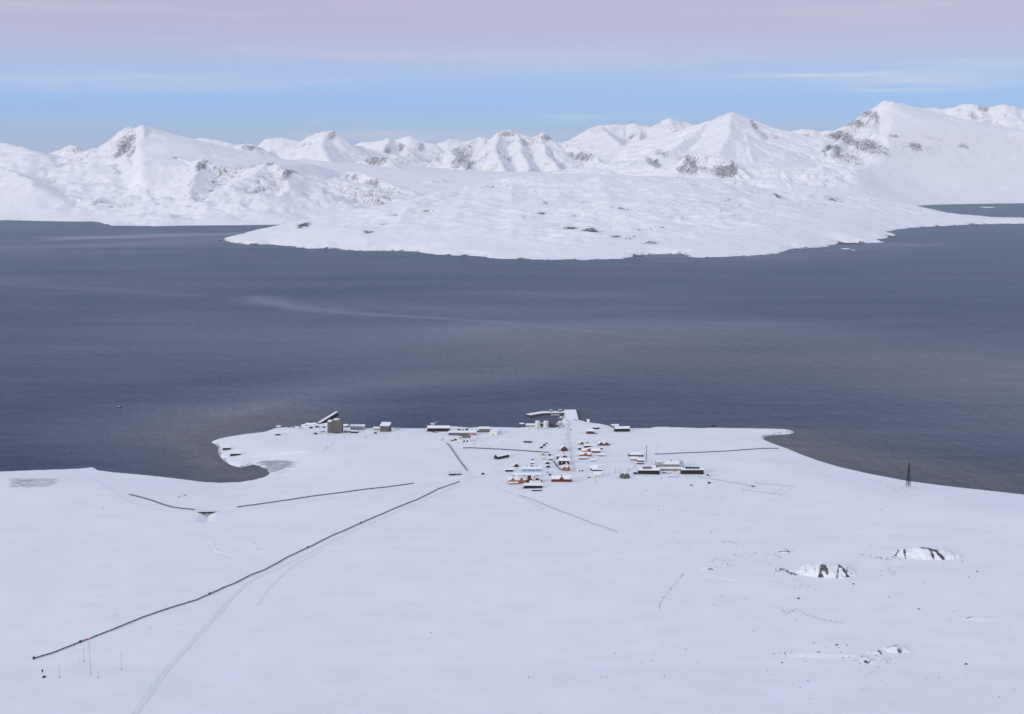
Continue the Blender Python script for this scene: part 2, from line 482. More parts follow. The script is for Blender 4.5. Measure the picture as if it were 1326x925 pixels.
# ---- far shore, glaciers and valleys
FAR_PX = [(-60, 284.5), (24, 285.5), (100, 287), (125, 287), (136, 289), (145, 292.2), (200, 293), (240, 292), (320, 291.5), (384, 290.6), (430, 288)]
FAR_RIGHT = [(1150, 268.5), (1184.6, 267), (1203, 265.6), (1240, 264.6), (1277, 264), (1400, 262)]
FAR = [tuple(at_level(px, py)[:2]) for px, py in FAR_PX + FAR_RIGHT]
FAR = [(-30000, FAR[0][1] + 800), (-7000, FAR[0][1] + 200)] + FAR + [(9000, FAR[-1][1] + 400), (30000, FAR[-1][1] + 1500), (30000, 60000), (-30000, 60000)]
_field = [(650, 226, 14), (650, 218, 18), (780, 217, 18), (780, 206, 22), (560, 222, 15), (480, 214, 15), (450, 236, 12.5), (520, 237, 12.5),
          (700, 230, 13), (850, 224, 15), (800, 196, 28), (600, 192, 30), (400, 196, 24), (300, 196, 20), (1040, 228, 14.5), (1040, 203, 18),
          (1050, 184, 22), (1100, 252, 12.6), (1180, 263, 12.2), (1000, 240, 12.5), (1280, 262, 12.3), (1280, 240, 13), (900, 234, 12.5),
          (24, 245, 11), (24, 283, 9.6), (150, 287, 9.6), (250, 287, 9.6), (350, 286, 9.6), (100, 234, 12), (24, 205, 15), (90, 206, 16),
          (200, 220, 13), (300, 236, 12), (380, 268, 10.6), (420, 246, 11.5), (1340, 205, 18), (1200, 200, 18), (-60, 250, 11), (1400, 250, 13),
          (-100, 198, 22), (1450, 192, 24)]
FIELD = Spline2([tuple(at_range(px, py, D * 1000)) for px, py, D in _field], 0.02)

def far_height(X, Y, sd):
    z = FIELD(X, Y)
    z = np.where(z > 400, 400 + 60 * np.tanh((z - 400) / 60), z)
    z = z + 14 * fbm(X / 900, Y / 900, 4, 71) * smooth(0, 1500, sd)
    return np.where(sd > 0, np.minimum(np.maximum(z, 3), 3 + sd * 0.23), np.maximum(sd * 0.3, -20))

def build_far_field():
    ys = np.concatenate([np.arange(8600, 14000, 36.0), np.arange(14000, 36000, 130.0)])
    xs = np.concatenate([np.arange(-20000, -6500, 400.0), np.arange(-6500, 6500, 30.0), np.arange(6500, 20001, 400.0)])
    X, Y = np.meshgrid(xs, ys)
    sd = signed_distance(X, Y, FAR)
    Z = far_height(X, Y, sd)
    lump = ridged(X / 500, Y / 380, 4, 77)
    Z = Z + np.where(sd > 0, 26 * (lump - 0.62) * smooth(100, 900, sd), 0)
    rock = 0.25 * smooth(0.72, 0.9, lump) + np.where(np.abs(sd) < 14, 0.25, 0)
    heightfield("far_snowfield", X, Y, Z, MAT_FAR, {'rock': rock, 'ice': 0 * X}, keep=Z > -15)
build_far_field()

def field_at(X, Y):
    return far_height(X, Y, signed_distance(X, Y, FAR))

# ---- mountains: ridge lines with falling, gullied flanks
def build_mountain(ridges, res, seed, outcrops=(), reach=2200, rocky=0.0, flute=0.32, lam=170.0, jag=9.0):
    P = []; res = res * 0.72
    for r in ridges:
        P.append(np.array([at_range(px, py, D * 1000) for px, py, D in r['line']]))
    allp = np.concatenate(P)
    x0, x1 = allp[:, 0].min() - reach, allp[:, 0].max() + reach
    y0, y1 = allp[:, 1].min() - reach, allp[:, 1].max() + reach * 0.7
    X, Y = np.meshgrid(np.arange(x0, x1, res), np.arange(y0, y1, res * 1.25))
    wx = X + 45 * fbm(X / 330, Y / 330, 4, seed); wy = Y + 60 * fbm(X / 330, Y / 330, 4, seed + 1)
    best = np.full(X.shape, -1e9); bs = np.zeros_like(X); bd = np.zeros_like(X); bf = np.zeros_like(X); soff = 0.0
    for r, pts in zip(ridges, P):
        S, L, s2, fl = r.get('S', 0.95), r.get('L', 420.0), r.get('s2', 0.16), r.get('flute', flute)
        for a, b in zip(pts[:-1], pts[1:]):
            e = b - a; ln = math.hypot(e[0], e[1])
            t = np.clip(((wx - a[0]) * e[0] + (wy - a[1]) * e[1]) / (ln * ln + 1e-9), 0, 1)
            dd = np.sqrt((wx - a[0] - t * e[0]) ** 2 + (wy - a[1] - t * e[1]) ** 2)
            s = soff + t * ln
            hr = a[2] + t * e[2] + jag * perlin(s / 55.0, np.full_like(s, 0.37), seed + 5)
            h = hr - S * L * (1 - np.exp(-dd / L)) - s2 * dd - 0.75 * np.maximum(0, dd - r.get('edge', 1e9))
            if 'left' in r:                # the slope ends at an arete on its left
                h = h - 1.3 * np.maximum(0, (r['left'] - 663.0) / FPX * wy - wx)
            up = h > best
            best = np.where(up, h, best); bs = np.where(up, s, bs); bd = np.where(up, dd, bd); bf = np.where(up, fl, bf)
            soff += ln
        soff += 777
    # gullies and ribs running down from the crest
    g = ridged(bs / lam + 0.25 * fbm(X / 260, Y / 260, 3, seed + 8), bd / 900.0, 3, seed + 9) - 0.66
    depth = np.minimum(bd, 480) * bf * 0.9
    Z = best + g * depth * 1.3
    Z = Z + (fbm(X / 190, Y / 190, 6, seed + 12, 0.58) * 44 + (ridged(X / 90, Y / 90, 3, seed + 14) - 0.66) * 26) * smooth(0, 200, bd) * (bf / max(flute, 1e-3))
    fsd = signed_distance(X, Y, FAR)
    base = far_height(X, Y, fsd)
    cap = 4 + np.maximum(fsd, -40) * 0.2 + (np.maximum(fsd, 0) / 1500) ** 2 * 800
    Z = np.minimum(Z, cap) - np.maximum(0, 60 - np.abs(Z - cap)) ** 2 / 240 * smooth(0, 200, fsd)
    sl = slope_of(X, Y, Z)
    streak = fbm(bs / 50.0, bd / 320.0, 4, seed + 21)
    patch = fbm(X / 420, Y / 420, 3, seed + 23)
    rock = smooth(0.55, 1.15, sl + 0.3 * streak) * (0.40 + rocky + 0.42 * patch) * (0.3 + 0.7 * np.minimum(bf / max(flute, 1e-3), 1))
    for px, py, rx, ry, D, amt in outcrops:
        c = at_range(px, py, D * 1000)
        k = D * 1000 / FPX
        e2 = ((X - c[0]) / (rx * k)) ** 2 + ((Z - c[2]) / (ry * k)) ** 2
        rock = np.maximum(rock, amt * np.exp(-e2 ** 1.5) * (0.78 + 0.5 * streak + 0.3 * patch))
    rock = np.minimum(rock, 0.66 + 0.25 * np.clip(fbm(bs / 24.0, bd / 160.0, 3, seed + 31), -1, 1))
    heightfield("mountain", X, Y, Z, MAT_FAR, {'rock': rock, 'ice': 0 * X}, keep=Z > base - 25)

SOFT = dict(S=0.27, L=2000.0, s2=0.03, flute=0.07, edge=1500)
CLIFF = dict(S=1.35, L=170.0, s2=0.17, flute=0.48)
M = build_mountain
# the twin-topped mountain over the left shore
M([dict(line=[(100, 206, 12.9), (123, 202, 12.6), (141, 181, 12.5), (156, 169, 12.35), (165, 163, 12.25), (172, 166.5, 12.25), (184, 161, 12.2), (193, 165, 12.3)], S=0.95, L=330),
   dict(line=[(193, 165, 12.3), (220, 173.5, 12.8), (256, 181, 13.2), (285, 190, 13.4), (325, 202, 13.2)], left=189, **SOFT),
   dict(line=[(164, 190, 12.0), (166, 207, 11.6), (178, 234, 10.9), (196, 262, 10.2)], S=0.5, L=500, s2=0.12, flute=0.15),
   dict(line=[(184, 161, 12.2), (189, 180, 11.9), (186, 200, 11.6)], S=0.8, L=300)],
  22, 100, [(172, 186, 14, 18, 12.2, 1.0), (160, 200, 7, 9, 12.0, .8), (150, 178, 8, 8, 12.4, .6), (183, 196, 10, 8, 12.0, .8)], 2200)
# cliffs in front of it
M([dict(line=[(203, 206, 11.2), (218, 203.5, 11.2), (232, 202, 11.2), (241, 208, 11.05), (262, 205.5, 11.0), (274, 211, 10.9), (295, 216, 10.85), (313, 219, 10.8), (341, 211, 10.7), (356, 208.6, 10.6),
                  (374, 220, 10.5), (381, 236, 10.3), (390, 256, 10.0)], **CLIFF),
   dict(line=[(262, 205.5, 11.0), (252, 228, 10.5), (245, 250, 10.0)], S=0.6, L=300, s2=0.14),
   dict(line=[(345, 211, 10.7), (330, 225, 10.35), (300, 240, 10.0), (265, 258, 9.8)], S=0.45, L=300, s2=0.13),
   dict(line=[(374, 220, 10.5), (372, 240, 10.1), (360, 262, 9.8)], S=0.6, L=260, s2=0.14)],
  18, 130, [(349, 212, 11, 5, 10.65, 1.0), (370, 225, 9, 13, 10.4, .85), (345, 228, 14, 8, 10.4, .55), (228, 204, 18, 2.5, 11.2, .75), (238, 217, 15, 9, 11.05, .55), (265, 214, 8, 10, 10.95, .8),
            (255, 236, 6, 8, 10.6, .6), (305, 221, 16, 6, 10.8, .55), (320, 244, 26, 9, 10.1, .42), (282, 254, 18, 6, 9.9, .5), (300, 234, 70, 24, 10.4, .30), (356, 236, 22, 20, 10.2, .5), (225, 212, 24, 8, 11.1, .5)], 1500, jag=12)
# low ridge on the far left
M([dict(line=[(-80, 176, 12.8), (-20, 181, 12.5), (24, 189.5, 12.3), (42, 195.5, 12.0), (62, 198, 12.2), (88, 206, 12.5)], S=0.42, L=900, s2=0.06, flute=0.3, edge=900),
   dict(line=[(0, 215, 11.4), (28, 226, 10.9), (48, 240, 10.4)], S=0.35, L=500, s2=0.2, flute=0.2)],
  26, 160, [(28, 228, 14, 5, 10.9, .4), (50, 236, 10, 6, 10.6, .45)], 2400)
M([dict(line=[(56, 199, 17), (72, 195, 17), (95, 187.3, 17), (104, 191, 17), (112, 198, 17), (130, 203, 17)])], 34, 170, [(104, 194, 9, 5, 17, .7), (76, 198, 6, 3, 17, .5)], 1500)
# the far skyline between left and middle
M([dict(line=[(225, 188, 17), (259, 177.5, 17), (280, 180, 17), (307, 186.5, 17), (322, 185, 17), (338, 191, 17)], S=0.6, L=700, flute=.2),
   dict(line=[(300, 190, 16), (318, 186, 16), (330, 189.5, 16), (341, 197, 16)])], 34, 180, [(324, 191, 13, 4.5, 16, .9), (341, 197, 5, 3, 16, .7)], 1700)
M([dict(line=[(336, 190, 20), (346, 178.5, 20), (366, 178, 20), (389, 182, 20), (405, 186, 20)], S=0.6, L=800, flute=.15),
   dict(line=[(389, 184, 17.5), (400, 176, 17.5), (420, 169.6, 17.3), (430, 168, 17.2), (436, 177, 17.2), (454, 187, 17.2), (470, 199, 17)], S=0.75, L=600),
   dict(line=[(420, 170, 17.3), (418, 190, 16.6), (424, 205, 16)], S=.6)], 34, 190, [(431, 175, 7, 8, 17.2, .95), (422, 172, 6, 3, 17.2, .5), (440, 190, 8, 6, 17, .35)], 2000)
M([dict(line=[(446, 192, 20), (468, 183.5, 20), (488, 182, 19.5), (505, 178, 19), (515, 182.5, 19), (524, 189, 18.5), (536, 200, 18.2)]),
   dict(line=[(500, 184, 23), (531, 175, 23), (549, 183.5, 23), (563, 186, 23)], S=0.7, L=700),
   dict(line=[(505, 178, 19), (498, 190, 18.4), (500, 203, 18)], S=.8)], 36, 200, [(520, 190, 7, 9, 18.8, .9), (503, 196, 6, 7, 18.5, .75), (497, 205, 14, 4, 18, .45)], 2000)
# small dark crags on the glacier
M([dict(line=[(462, 209, 15.2), (474, 205, 15.2), (484, 203, 15.1), (503, 204, 15), (507, 209, 15)], S=1.1, L=110, s2=0.25)], 22, 210, [(488, 208, 20, 7, 15.1, 1.1)], 700, rocky=.2, jag=6)
M([dict(line=[(384, 222, 12.4), (391, 214, 12.3), (400, 212.5, 12.2), (410, 219, 12.1), (418, 226, 12)], S=1.0, L=160, s2=0.2)], 20, 220, [(394, 219, 7, 6, 12.2, .95), (406, 219, 6, 6, 12.1, .5)], 800, jag=8)
M([dict(line=[(436, 228, 12.4), (446, 222, 12.2), (458, 221, 12.1), (470, 224, 12), (490, 231, 11.7), (508, 239, 11.5), (524, 246, 11.3)], S=0.9, L=130, s2=0.2)], 16, 230,
  [(456, 230, 16, 7, 12.0, .95), (482, 238, 18, 7, 11.7, .85), (506, 245, 13, 4, 11.5, .7)], 700, rocky=.1, jag=7)
M([dict(line=[(540, 236, 12.6), (560, 232, 12.5), (575, 232.5, 12.5), (598, 235, 12.6)], S=0.4, L=250, s2=0.1)], 26, 235, [(575, 236, 18, 4, 12.5, .5)], 700)
# the fluted massif in the middle
M([dict(line=[(556, 213, 16.4), (566, 205, 16.5), (583, 193, 16.8), (600, 188, 17.0), (620, 177.5, 17.2), (637, 180, 17.2), (648, 171, 17.2), (655, 166.5, 17.2), (663, 169, 17.2), (671, 173.5, 17.2), (688, 178, 17.1), (697, 173, 17.1),
                  (704, 171.5, 17), (715, 180, 17), (739, 187.5, 16.9), (760, 195, 16.7), (772, 202, 16.5), (778, 211, 16.3)], S=0.85, L=520),
   dict(line=[(583, 192, 16.8), (590, 205, 16.3), (606, 222, 15.8)], S=.8), dict(line=[(648, 172, 17.2), (640, 192, 16.5), (650, 214, 15.9)], S=.8),
   dict(line=[(697, 174, 17.1), (705, 195, 16.5), (722, 215, 16)], S=.8), dict(line=[(668, 172, 17.2), (676, 195, 16.5), (684, 216, 15.9)], S=.8)],
  24, 240, [(655, 173, 16, 6, 17.1, .75), (672, 182, 10, 6, 17, .5), (708, 178, 12, 7, 17, .7), (752, 203, 22, 8, 16.6, .85), (592, 212, 10, 9, 16.3, .8), (606, 220, 4, 7, 16, .9), (565, 207, 5, 5, 16.4, .8), (640, 203, 14, 8, 16.5, .35),
            (690, 200, 24, 10, 16.4, .45), (660, 196, 80, 22, 16.6, .22)], 2100, flute=.42, lam=210, jag=16)
# the far range behind, right of the middle
M([dict(line=[(728, 184, 24), (738, 180.5, 24), (753, 171, 24), (765, 165, 24), (777, 161.5, 24), (797, 160.5, 24), (810, 161, 24), (821, 158.5, 24), (832, 163, 24), (842, 162.5, 24), (850, 164.5, 24), (870, 170, 24)], S=0.7, L=900),
   dict(line=[(842, 165, 22), (856, 158, 22), (867, 152.3, 22), (878, 155, 22), (890, 158, 22), (905, 163.5, 22), (925, 172, 22)], S=0.7, L=800),
   dict(line=[(777, 163, 24), (790, 175, 22.8), (800, 184, 22)], S=.6, L=700)],
  44, 260, [(768, 168, 16, 6, 24, .55), (800, 168, 14, 6, 24, .5), (832, 178, 9, 9, 22, .7), (858, 163, 12, 7, 22, .55), (880, 160, 14, 5, 22, .6), (812, 187, 12, 5, 22, .45)], 3000)
M([dict(line=[(560, 188, 27), (583, 179, 27), (604, 182, 27), (622, 177, 27), (640, 181, 27), (735, 186, 27)], S=0.6, L=900)], 55, 265, [(590, 183, 16, 4, 27, .5), (628, 180, 12, 4, 27, .5)], 2600)
# the peak over the island, with a black cliff at its foot
M([dict(line=[(843, 216, 13.6), (850, 205, 13.8), (868, 193, 14.0), (888, 181, 14.3), (906, 168, 14.6), (915, 158.5, 14.8), (935, 149.5, 14.9), (941, 146, 14.9), (947, 145, 14.9), (953, 148, 14.9), (959, 152.6, 14.9)], S=0.8, L=620, flute=.2),
   dict(line=[(959, 152.6, 14.9), (975, 154, 14.9), (985, 159, 14.9), (994, 161.5, 14.9), (1003, 171, 14.7), (1015, 180, 14.6)], S=0.85, L=330),
   dict(line=[(947, 145, 14.9), (944, 175, 14.1), (930, 200, 13.4), (915, 215, 13)], S=0.4, L=900, s2=.08, flute=.12, edge=1100),
   dict(line=[(959, 152.6, 14.9), (968, 178, 14.2), (972, 205, 13.4), (965, 228, 12.9)], S=0.4, L=900, s2=.08, flute=.12, edge=1100),
   dict(line=[(874, 211, 13.2), (886, 199, 13.2), (893, 197, 13.2), (910, 199, 13.1), (935, 203, 13.0), (950, 208, 12.9), (962, 218, 12.8), (972, 226, 12.7)], S=1.25, L=190, s2=0.16, flute=.4)],
  20, 280, [(893, 214, 11, 13, 13.1, 1.15), (882, 220, 9, 6, 13.1, 1.0), (912, 219, 15, 6, 13.0, .7), (936, 222, 17, 9, 12.9, 1.1), (949, 216, 6, 9, 12.9, .9), (848, 211, 8, 9, 13.7, .9), (862, 199, 9, 7, 13.9, .7), (975, 163, 6, 10, 14.8, .9),
            (984, 176, 8, 9, 14.7, .7), (935, 153, 12, 4, 14.9, .3), (1002, 178, 9, 4, 14.6, .6), (903, 205, 14, 4, 13.1, .35)], 1900, jag=10)
# saddle
M([dict(line=[(990, 163, 18.5), (1003, 166, 18.5), (1013, 168.5, 18.5), (1027, 169, 18.5), (1040, 166.5, 18.5), (1050, 168, 18.5), (1061, 169.6, 18.5), (1081, 168, 18.5), (1100, 160, 18.5)], S=0.8, L=420)],
  32, 300, [(1045, 178, 14, 6, 18.3, .75), (1012, 184, 14, 4, 18.2, .6), (1058, 182, 6, 5, 18.2, .6), (1030, 169, 10, 2, 18.5, .5)], 1500)
# the big mountain on the right
M([dict(line=[(1072, 186, 15.2), (1080, 178, 15.2), (1098, 163, 15.2), (1118, 147, 15.2), (1128, 142, 15.2), (1136, 137, 15.2), (1141, 132, 15.15), (1147, 129.5, 15.1), (1155, 131, 15.1)], S=0.9, L=520),
   dict(line=[(1147, 129.5, 15.1), (1166, 134, 15.4), (1193, 141, 15.8)], S=0.36, L=1500, s2=.05, flute=.05, edge=1150, left=1146),
   dict(line=[(1193, 141, 15.8), (1230, 152, 16.2), (1290, 165, 16.6), (1350, 175, 17)], S=0.24, L=2400, s2=.02, flute=.05, edge=1650, left=1146),
   dict(line=[(1118, 147, 15.2), (1096, 172, 14.6), (1080, 190, 14.2), (1076, 203, 13.9), (1090, 218, 13.6)], S=0.9, L=400),
   dict(line=[(1136, 140, 15.1), (1128, 165, 14.5), (1120, 188, 14.1), (1118, 206, 13.8)], S=0.8, L=400, flute=.4),
   dict(line=[(1132, 172, 14.3), (1160, 174, 14.0), (1190, 177, 13.9), (1225, 176, 13.8), (1258, 180, 13.7), (1285, 184, 13.7), (1350, 190, 13.7)], S=0.75, L=480, s2=.17),
   dict(line=[(1160, 174, 14.0), (1158, 200, 13.5), (1150, 228, 13)], S=.4, L=500, s2=.1, flute=.2), dict(line=[(1225, 176, 13.8), (1232, 205, 13.3), (1236, 232, 12.9)], S=.45, L=500, s2=.1, flute=.2)],
  22, 320, [(1095, 180, 13, 14, 14.6, 1.0), (1082, 194, 9, 10, 14.2, .9), (1120, 190, 14, 16, 14.2, .95), (1100, 205, 18, 9, 13.8, .7), (1128, 148, 11, 8, 15.0, .85), (1112, 160, 10, 8, 14.9, .8), (1139, 197, 8, 10, 14, .7), (1190, 190, 14, 8, 13.9, .75),
            (1160, 176, 16, 3.5, 14, .5), (1214, 178, 14, 4, 13.9, .6), (1232, 181, 10, 4, 13.8, .5), (1216, 192, 8, 8, 13.7, .5), (1270, 189, 12, 5, 13.7, .7), (1256, 214, 16, 7, 13.3, .35), (1200, 194, 70, 16, 13.7, .36), (1100, 190, 34, 34, 14.2, .45)], 2100, flute=.36, jag=13)
M([dict(line=[(1170, 148, 18.5), (1193, 140.5, 18.5), (1210, 139, 18.5), (1222, 141, 18.5), (1237, 137.5, 18.5), (1246, 134.5, 18.4), (1256, 133.5, 18.3), (1268, 136, 18.3), (1280, 139, 18.3), (1300, 134, 18.3), (1330, 142, 18.3), (1400, 150, 18.5)], S=0.7, L=700)],
  34, 340, [(1256, 150, 8, 9, 18.2, .8), (1272, 141, 10, 6, 18.3, .85), (1245, 158, 12, 4, 18, .6), (1200, 142, 10, 3, 18.5, .5)], 2400)
# ranges beyond the frame, left and right
M([dict(line=[(-420, 160, 17), (-330, 175, 16.5), (-240, 158, 17), (-160, 170, 16.5), (-90, 186, 16.5)])], 60, 350, [], 2600)
M([dict(line=[(1400, 165, 16), (1470, 140, 16.5), (1560, 158, 16.5), (1680, 148, 17), (1780, 170, 17)])], 60, 360, [], 2600)

# ---- the island
ISLE_PX = [(289.5, 309.3), (297, 313.8), (312, 316), (325.6, 316.8), (347, 316.8), (372, 318.5), (399.5, 322), (434, 321.8), (447, 323.6), (458, 324.8), (495, 325), (536, 325.8), (556, 328.5), (570, 330.3), (598, 331),
           (624, 332.2), (634, 334), (646, 335.2), (680, 335.8), (705, 336.2), (756, 336.2), (784, 335.7), (807, 335.2), (815, 333), (825, 330.6), (850, 329.4), (870, 329.2), (886, 329.2), (890, 332.8), (915, 334.2), (945, 332.2),
           (976, 331.2), (992, 329.6), (1006.5, 328.2), (1016, 325), (1030, 322.2), (1061, 320.8), (1074, 318), (1091, 314.8), (1120, 315), (1143, 313.6), (1136, 311.6), (1128, 310.4), (1150, 308.2), (1160, 305.2), (1150, 301.5), (1148, 300),
           (1162, 297.5), (1180, 295), (1220, 293), (1247, 291.4), (1277, 290.2), (1345, 289.5), (1345, 283), (1277, 281.6), (1237, 278.3), (1203, 271.3), (1180, 267.5)]
ISLE = [tuple(at_level(px, py)[:2]) for px, py in ISLE_PX]
ISLE += [tuple(at_range(1120, 262, 12300)[:2]), tuple(at_range(880, 235, 12600)[:2]), tuple(at_range(620, 240, 12200)[:2]), tuple(at_range(470, 262, 11000)[:2])]
ISLE += [tuple(at_level(px, py)[:2]) for px, py in [(384, 291.5), (380, 297.4), (362, 298), (344, 299.2), (330, 300.2), (318, 301.6), (326, 304), (322, 306.5), (300, 307.5)]]
_isle = [(392, 291, 7.75), (400, 287, 7.8), (424, 265, 8.3), (468, 257, 8.7), (546, 251, 9.1), (604, 240.5, 9.5), (658, 234, 9.7), (705, 232, 9.9), (773, 234, 10.1), (830, 232, 10.1),
         (881, 235, 10.1), (966, 244, 10.1), (1010, 252, 10.1), (1101, 259, 10.6), (1118, 272, 10.8), (500, 300, 7.15), (600, 302, 7.0), (700, 304, 6.95), (800, 302, 6.95), (900, 302, 7.0), (1000, 302, 7.2),
         (420, 297, 7.3), (600, 272, 8.1), (700, 272, 8.2), (800, 270, 8.2), (900, 272, 8.2), (1000, 277, 8.4), (1080, 288, 8.2), (460, 292, 7.5), (700, 255, 9.0), (830, 252, 9.0), (930, 258, 9.0),
         (500, 270, 8.3), (1150, 288, 8.6), (1180, 283, 9.2), (1240, 284, 9.0), (620, 325, 6.4), (760, 329, 6.32), (880, 325, 6.45), (480, 318, 6.75), (1020, 315, 6.9), (350, 308, 7.25)]
_ip = [tuple(at_range(px, py, D * 1000)) for px, py, D in _isle]
_ip += [(x, 12000.0, 150.0) for x in (-1600, -400, 800, 1800, 2700)] + [(-1000, 10800, 200), (3300, 11500, 60), (300, 13000, 180)]
ISLE_TOP = Spline2(_ip, 0.004)

def build_island():
    xs = np.arange(-2300, 4300, 11.0)
    ys = np.concatenate([np.arange(5900, 8200, 13.0), np.arange(8200, 12700, 26.0)])
    X, Y = np.meshgrid(xs, ys)
    jx = X + 20 * fbm(X / 60, Y / 110, 4, 501) + 9 * fbm(X / 20, Y / 30, 2, 502); jy = Y + 60 * fbm(X / 90, Y / 150, 4, 503) + 22 * fbm(X / 24, Y / 40, 2, 504)
    edge = signed_distance(X, Y, ISLE)
    w = 1 - smooth(20, 200, np.abs(edge))
    sd = signed_distance(X * (1 - w) + jx * w, Y * (1 - w) + jy * w, ISLE)
    z = ISLE_TOP(X, Y)
    hills = ridged(X / 620, Y / 420, 5, 511) - 0.66
    knobs = ridged(X / 210, Y / 130, 4, 521) - 0.66
    z = z + (hills * 80 + knobs * 42 * smooth(-0.3, 0.4, fbm(X / 800, Y / 800, 2, 523) + 0.2)) * smooth(60, 900, sd) + 5 * fbm(X / 60, Y / 60, 3, 525) * smooth(20, 200, sd)
    Z = np.where(sd > 0, np.minimum(np.maximum(z, 4), np.minimum(sd * 0.9, 3 + sd * 0.23)), np.maximum(sd * 0.4, -12))
    c = at_range(391, 293, 7700)          # the knob at the western end stands up steeply
    sl = slope_of(X, Y, Z)
    patch = fbm(X / 380, Y / 300, 3, 531)
    rock = smooth(0.26, 0.62, sl) * (0.36 + 0.5 * patch)
    rock = np.maximum(rock, np.where((sd > -6) & (sd < 11), 0.34 + 1.5 * np.maximum(fbm(X / 70, Y / 110, 4, 541) - 0.05, -0.1), 0))
    k = 7500 / FPX
    for px, py, rx, ry, amt in ((392, 293, 9, 5, 1.3), (402, 288, 6, 4, .6), (476, 300, 10, 2.2, .8), (497, 290, 16, 2, .5), (740, 296, 14, 1.5, .9), (765, 299, 13, 2.6, 1.05), (797, 306, 8, 2, .95), (812, 308, 12, 1.6, .7), (700, 276, 8, 3, .7),
                                (678, 280, 7, 3, .5), (705, 262, 8, 3, .6), (760, 262, 14, 5, .5), (915, 262, 12, 4, .6), (900, 250, 10, 3, .45), (1008, 254, 9, 4, .75), (1080, 258, 18, 4, .6), (1035, 262, 12, 4, .35), (842, 315, 14, 1.2, .9),
                                (925, 296, 8, 1.2, .3), (640, 300, 6, 1.5, .3), (560, 310, 6, 1.5, .3), (828, 331.5, 13, 2.2, 1.0), (1110, 315.5, 20, 1.6, 1.0), (1153, 306, 9, 1.6, .9), (890, 331, 4, 2, .9), (1180, 295, 8, 1.2, .7), (1260, 290.8, 20, 1.2, .8), (385, 290, 4, 2, .8),
                                (350, 317.5, 6, 1.2, .8), (455, 324.6, 7, 1.0, .9), (600, 331.5, 8, 1.2, .8), (820, 306, 6, 1.2, .5)):
        # the outcrop lies where the sight line meets the island
        r = ray(px, py); yy = np.linspace(6000, 11500, 1200)
        iy = np.clip(np.searchsorted(ys, yy), 0, len(ys) - 1); ix = np.clip(np.round((r[0] / r[1] * yy - xs[0]) / 11.0).astype(int), 0, len(xs) - 1)
        los = CAM[2] + r[2] / r[1] * yy
        hit = np.argmax(los < np.maximum(Z[iy, ix], 0))
        cx, cy, cz = r[0] / r[1] * yy[hit], yy[hit], los[hit]
        kk = cy / FPX
        e2 = ((X - cx + 0.12 * (Y - cy)) / (rx * kk)) ** 2 + ((Y - cy) / (ry * kk * 7 + 12)) ** 2
        rock = np.maximum(rock, amt * np.exp(-e2) * (0.85 + 0.9 * fbm(X / 60, Y / 40, 3, 551)))
    heightfield("island", X, Y, Z, MAT_ISLE, {'rock': rock, 'ice': 0 * X}, keep=Z > -11)
build_island()

# ------------------------------------------------------------------ materials of the settlement
def paint(name, rgb, wear=0.25, scale=0.8, rough=0.7, metallic=0.0, boards=False):
    m, nd, lk, b = make_mat(name)
    n = noise_node(nd, lk, scale, 5.0, (1, 1, 0.5), 0.65)
    dark = tuple(c * (1 - wear) for c in rgb); light = tuple(min(1, c * (1 + wear * 0.6) + 0.01 * wear) for c in rgb)
    cc = mix_col(nd, lk, maprange(nd, lk, n.outputs['Fac'], 0.3, 0.7), dark, light)
    if boards:
        tc = N(nd, 'ShaderNodeTexCoord')
        mp = N(nd, 'ShaderNodeMapping'); mp.inputs['Scale'].default_value = (5, 5, 0.2); lk.new(tc.outputs['Object'], mp.inputs[0])
        w = N(nd, 'ShaderNodeTexNoise'); w.inputs['Scale'].default_value = 1.0; w.inputs['Detail'].default_value = 2; lk.new(mp.outputs[0], w.inputs['Vector'])
        cc = mix_col(nd, lk, maprange(nd, lk, w.outputs['Fac'], 0.4, 0.62, 0, 0.45), cc, tuple(c * 0.6 for c in rgb))
    lk.new(cc, b.inputs['Base Color'])
    b.inputs['Roughness'].default_value = rough; b.inputs['Metallic'].default_value = metallic
    return m

def snow_mat():
    m, nd, lk, b = make_mat("roof_snow")
    n = noise_node(nd, lk, 0.35, 4.0)
    lk.new(mix_col(nd, lk, n.outputs['Fac'], (0.78, 0.785, 0.80), (0.88, 0.88, 0.885)), b.inputs['Base Color'])
    b.inputs['Roughness'].default_value = 0.75
    bp = N(nd, 'ShaderNodeBump'); bp.inputs['Strength'].default_value = 0.5; bp.inputs['Distance'].default_value = 0.3
    lk.new(n.outputs['Fac'], bp.inputs['Height']); lk.new(bp.outputs[0], b.inputs['Normal'])
    return m

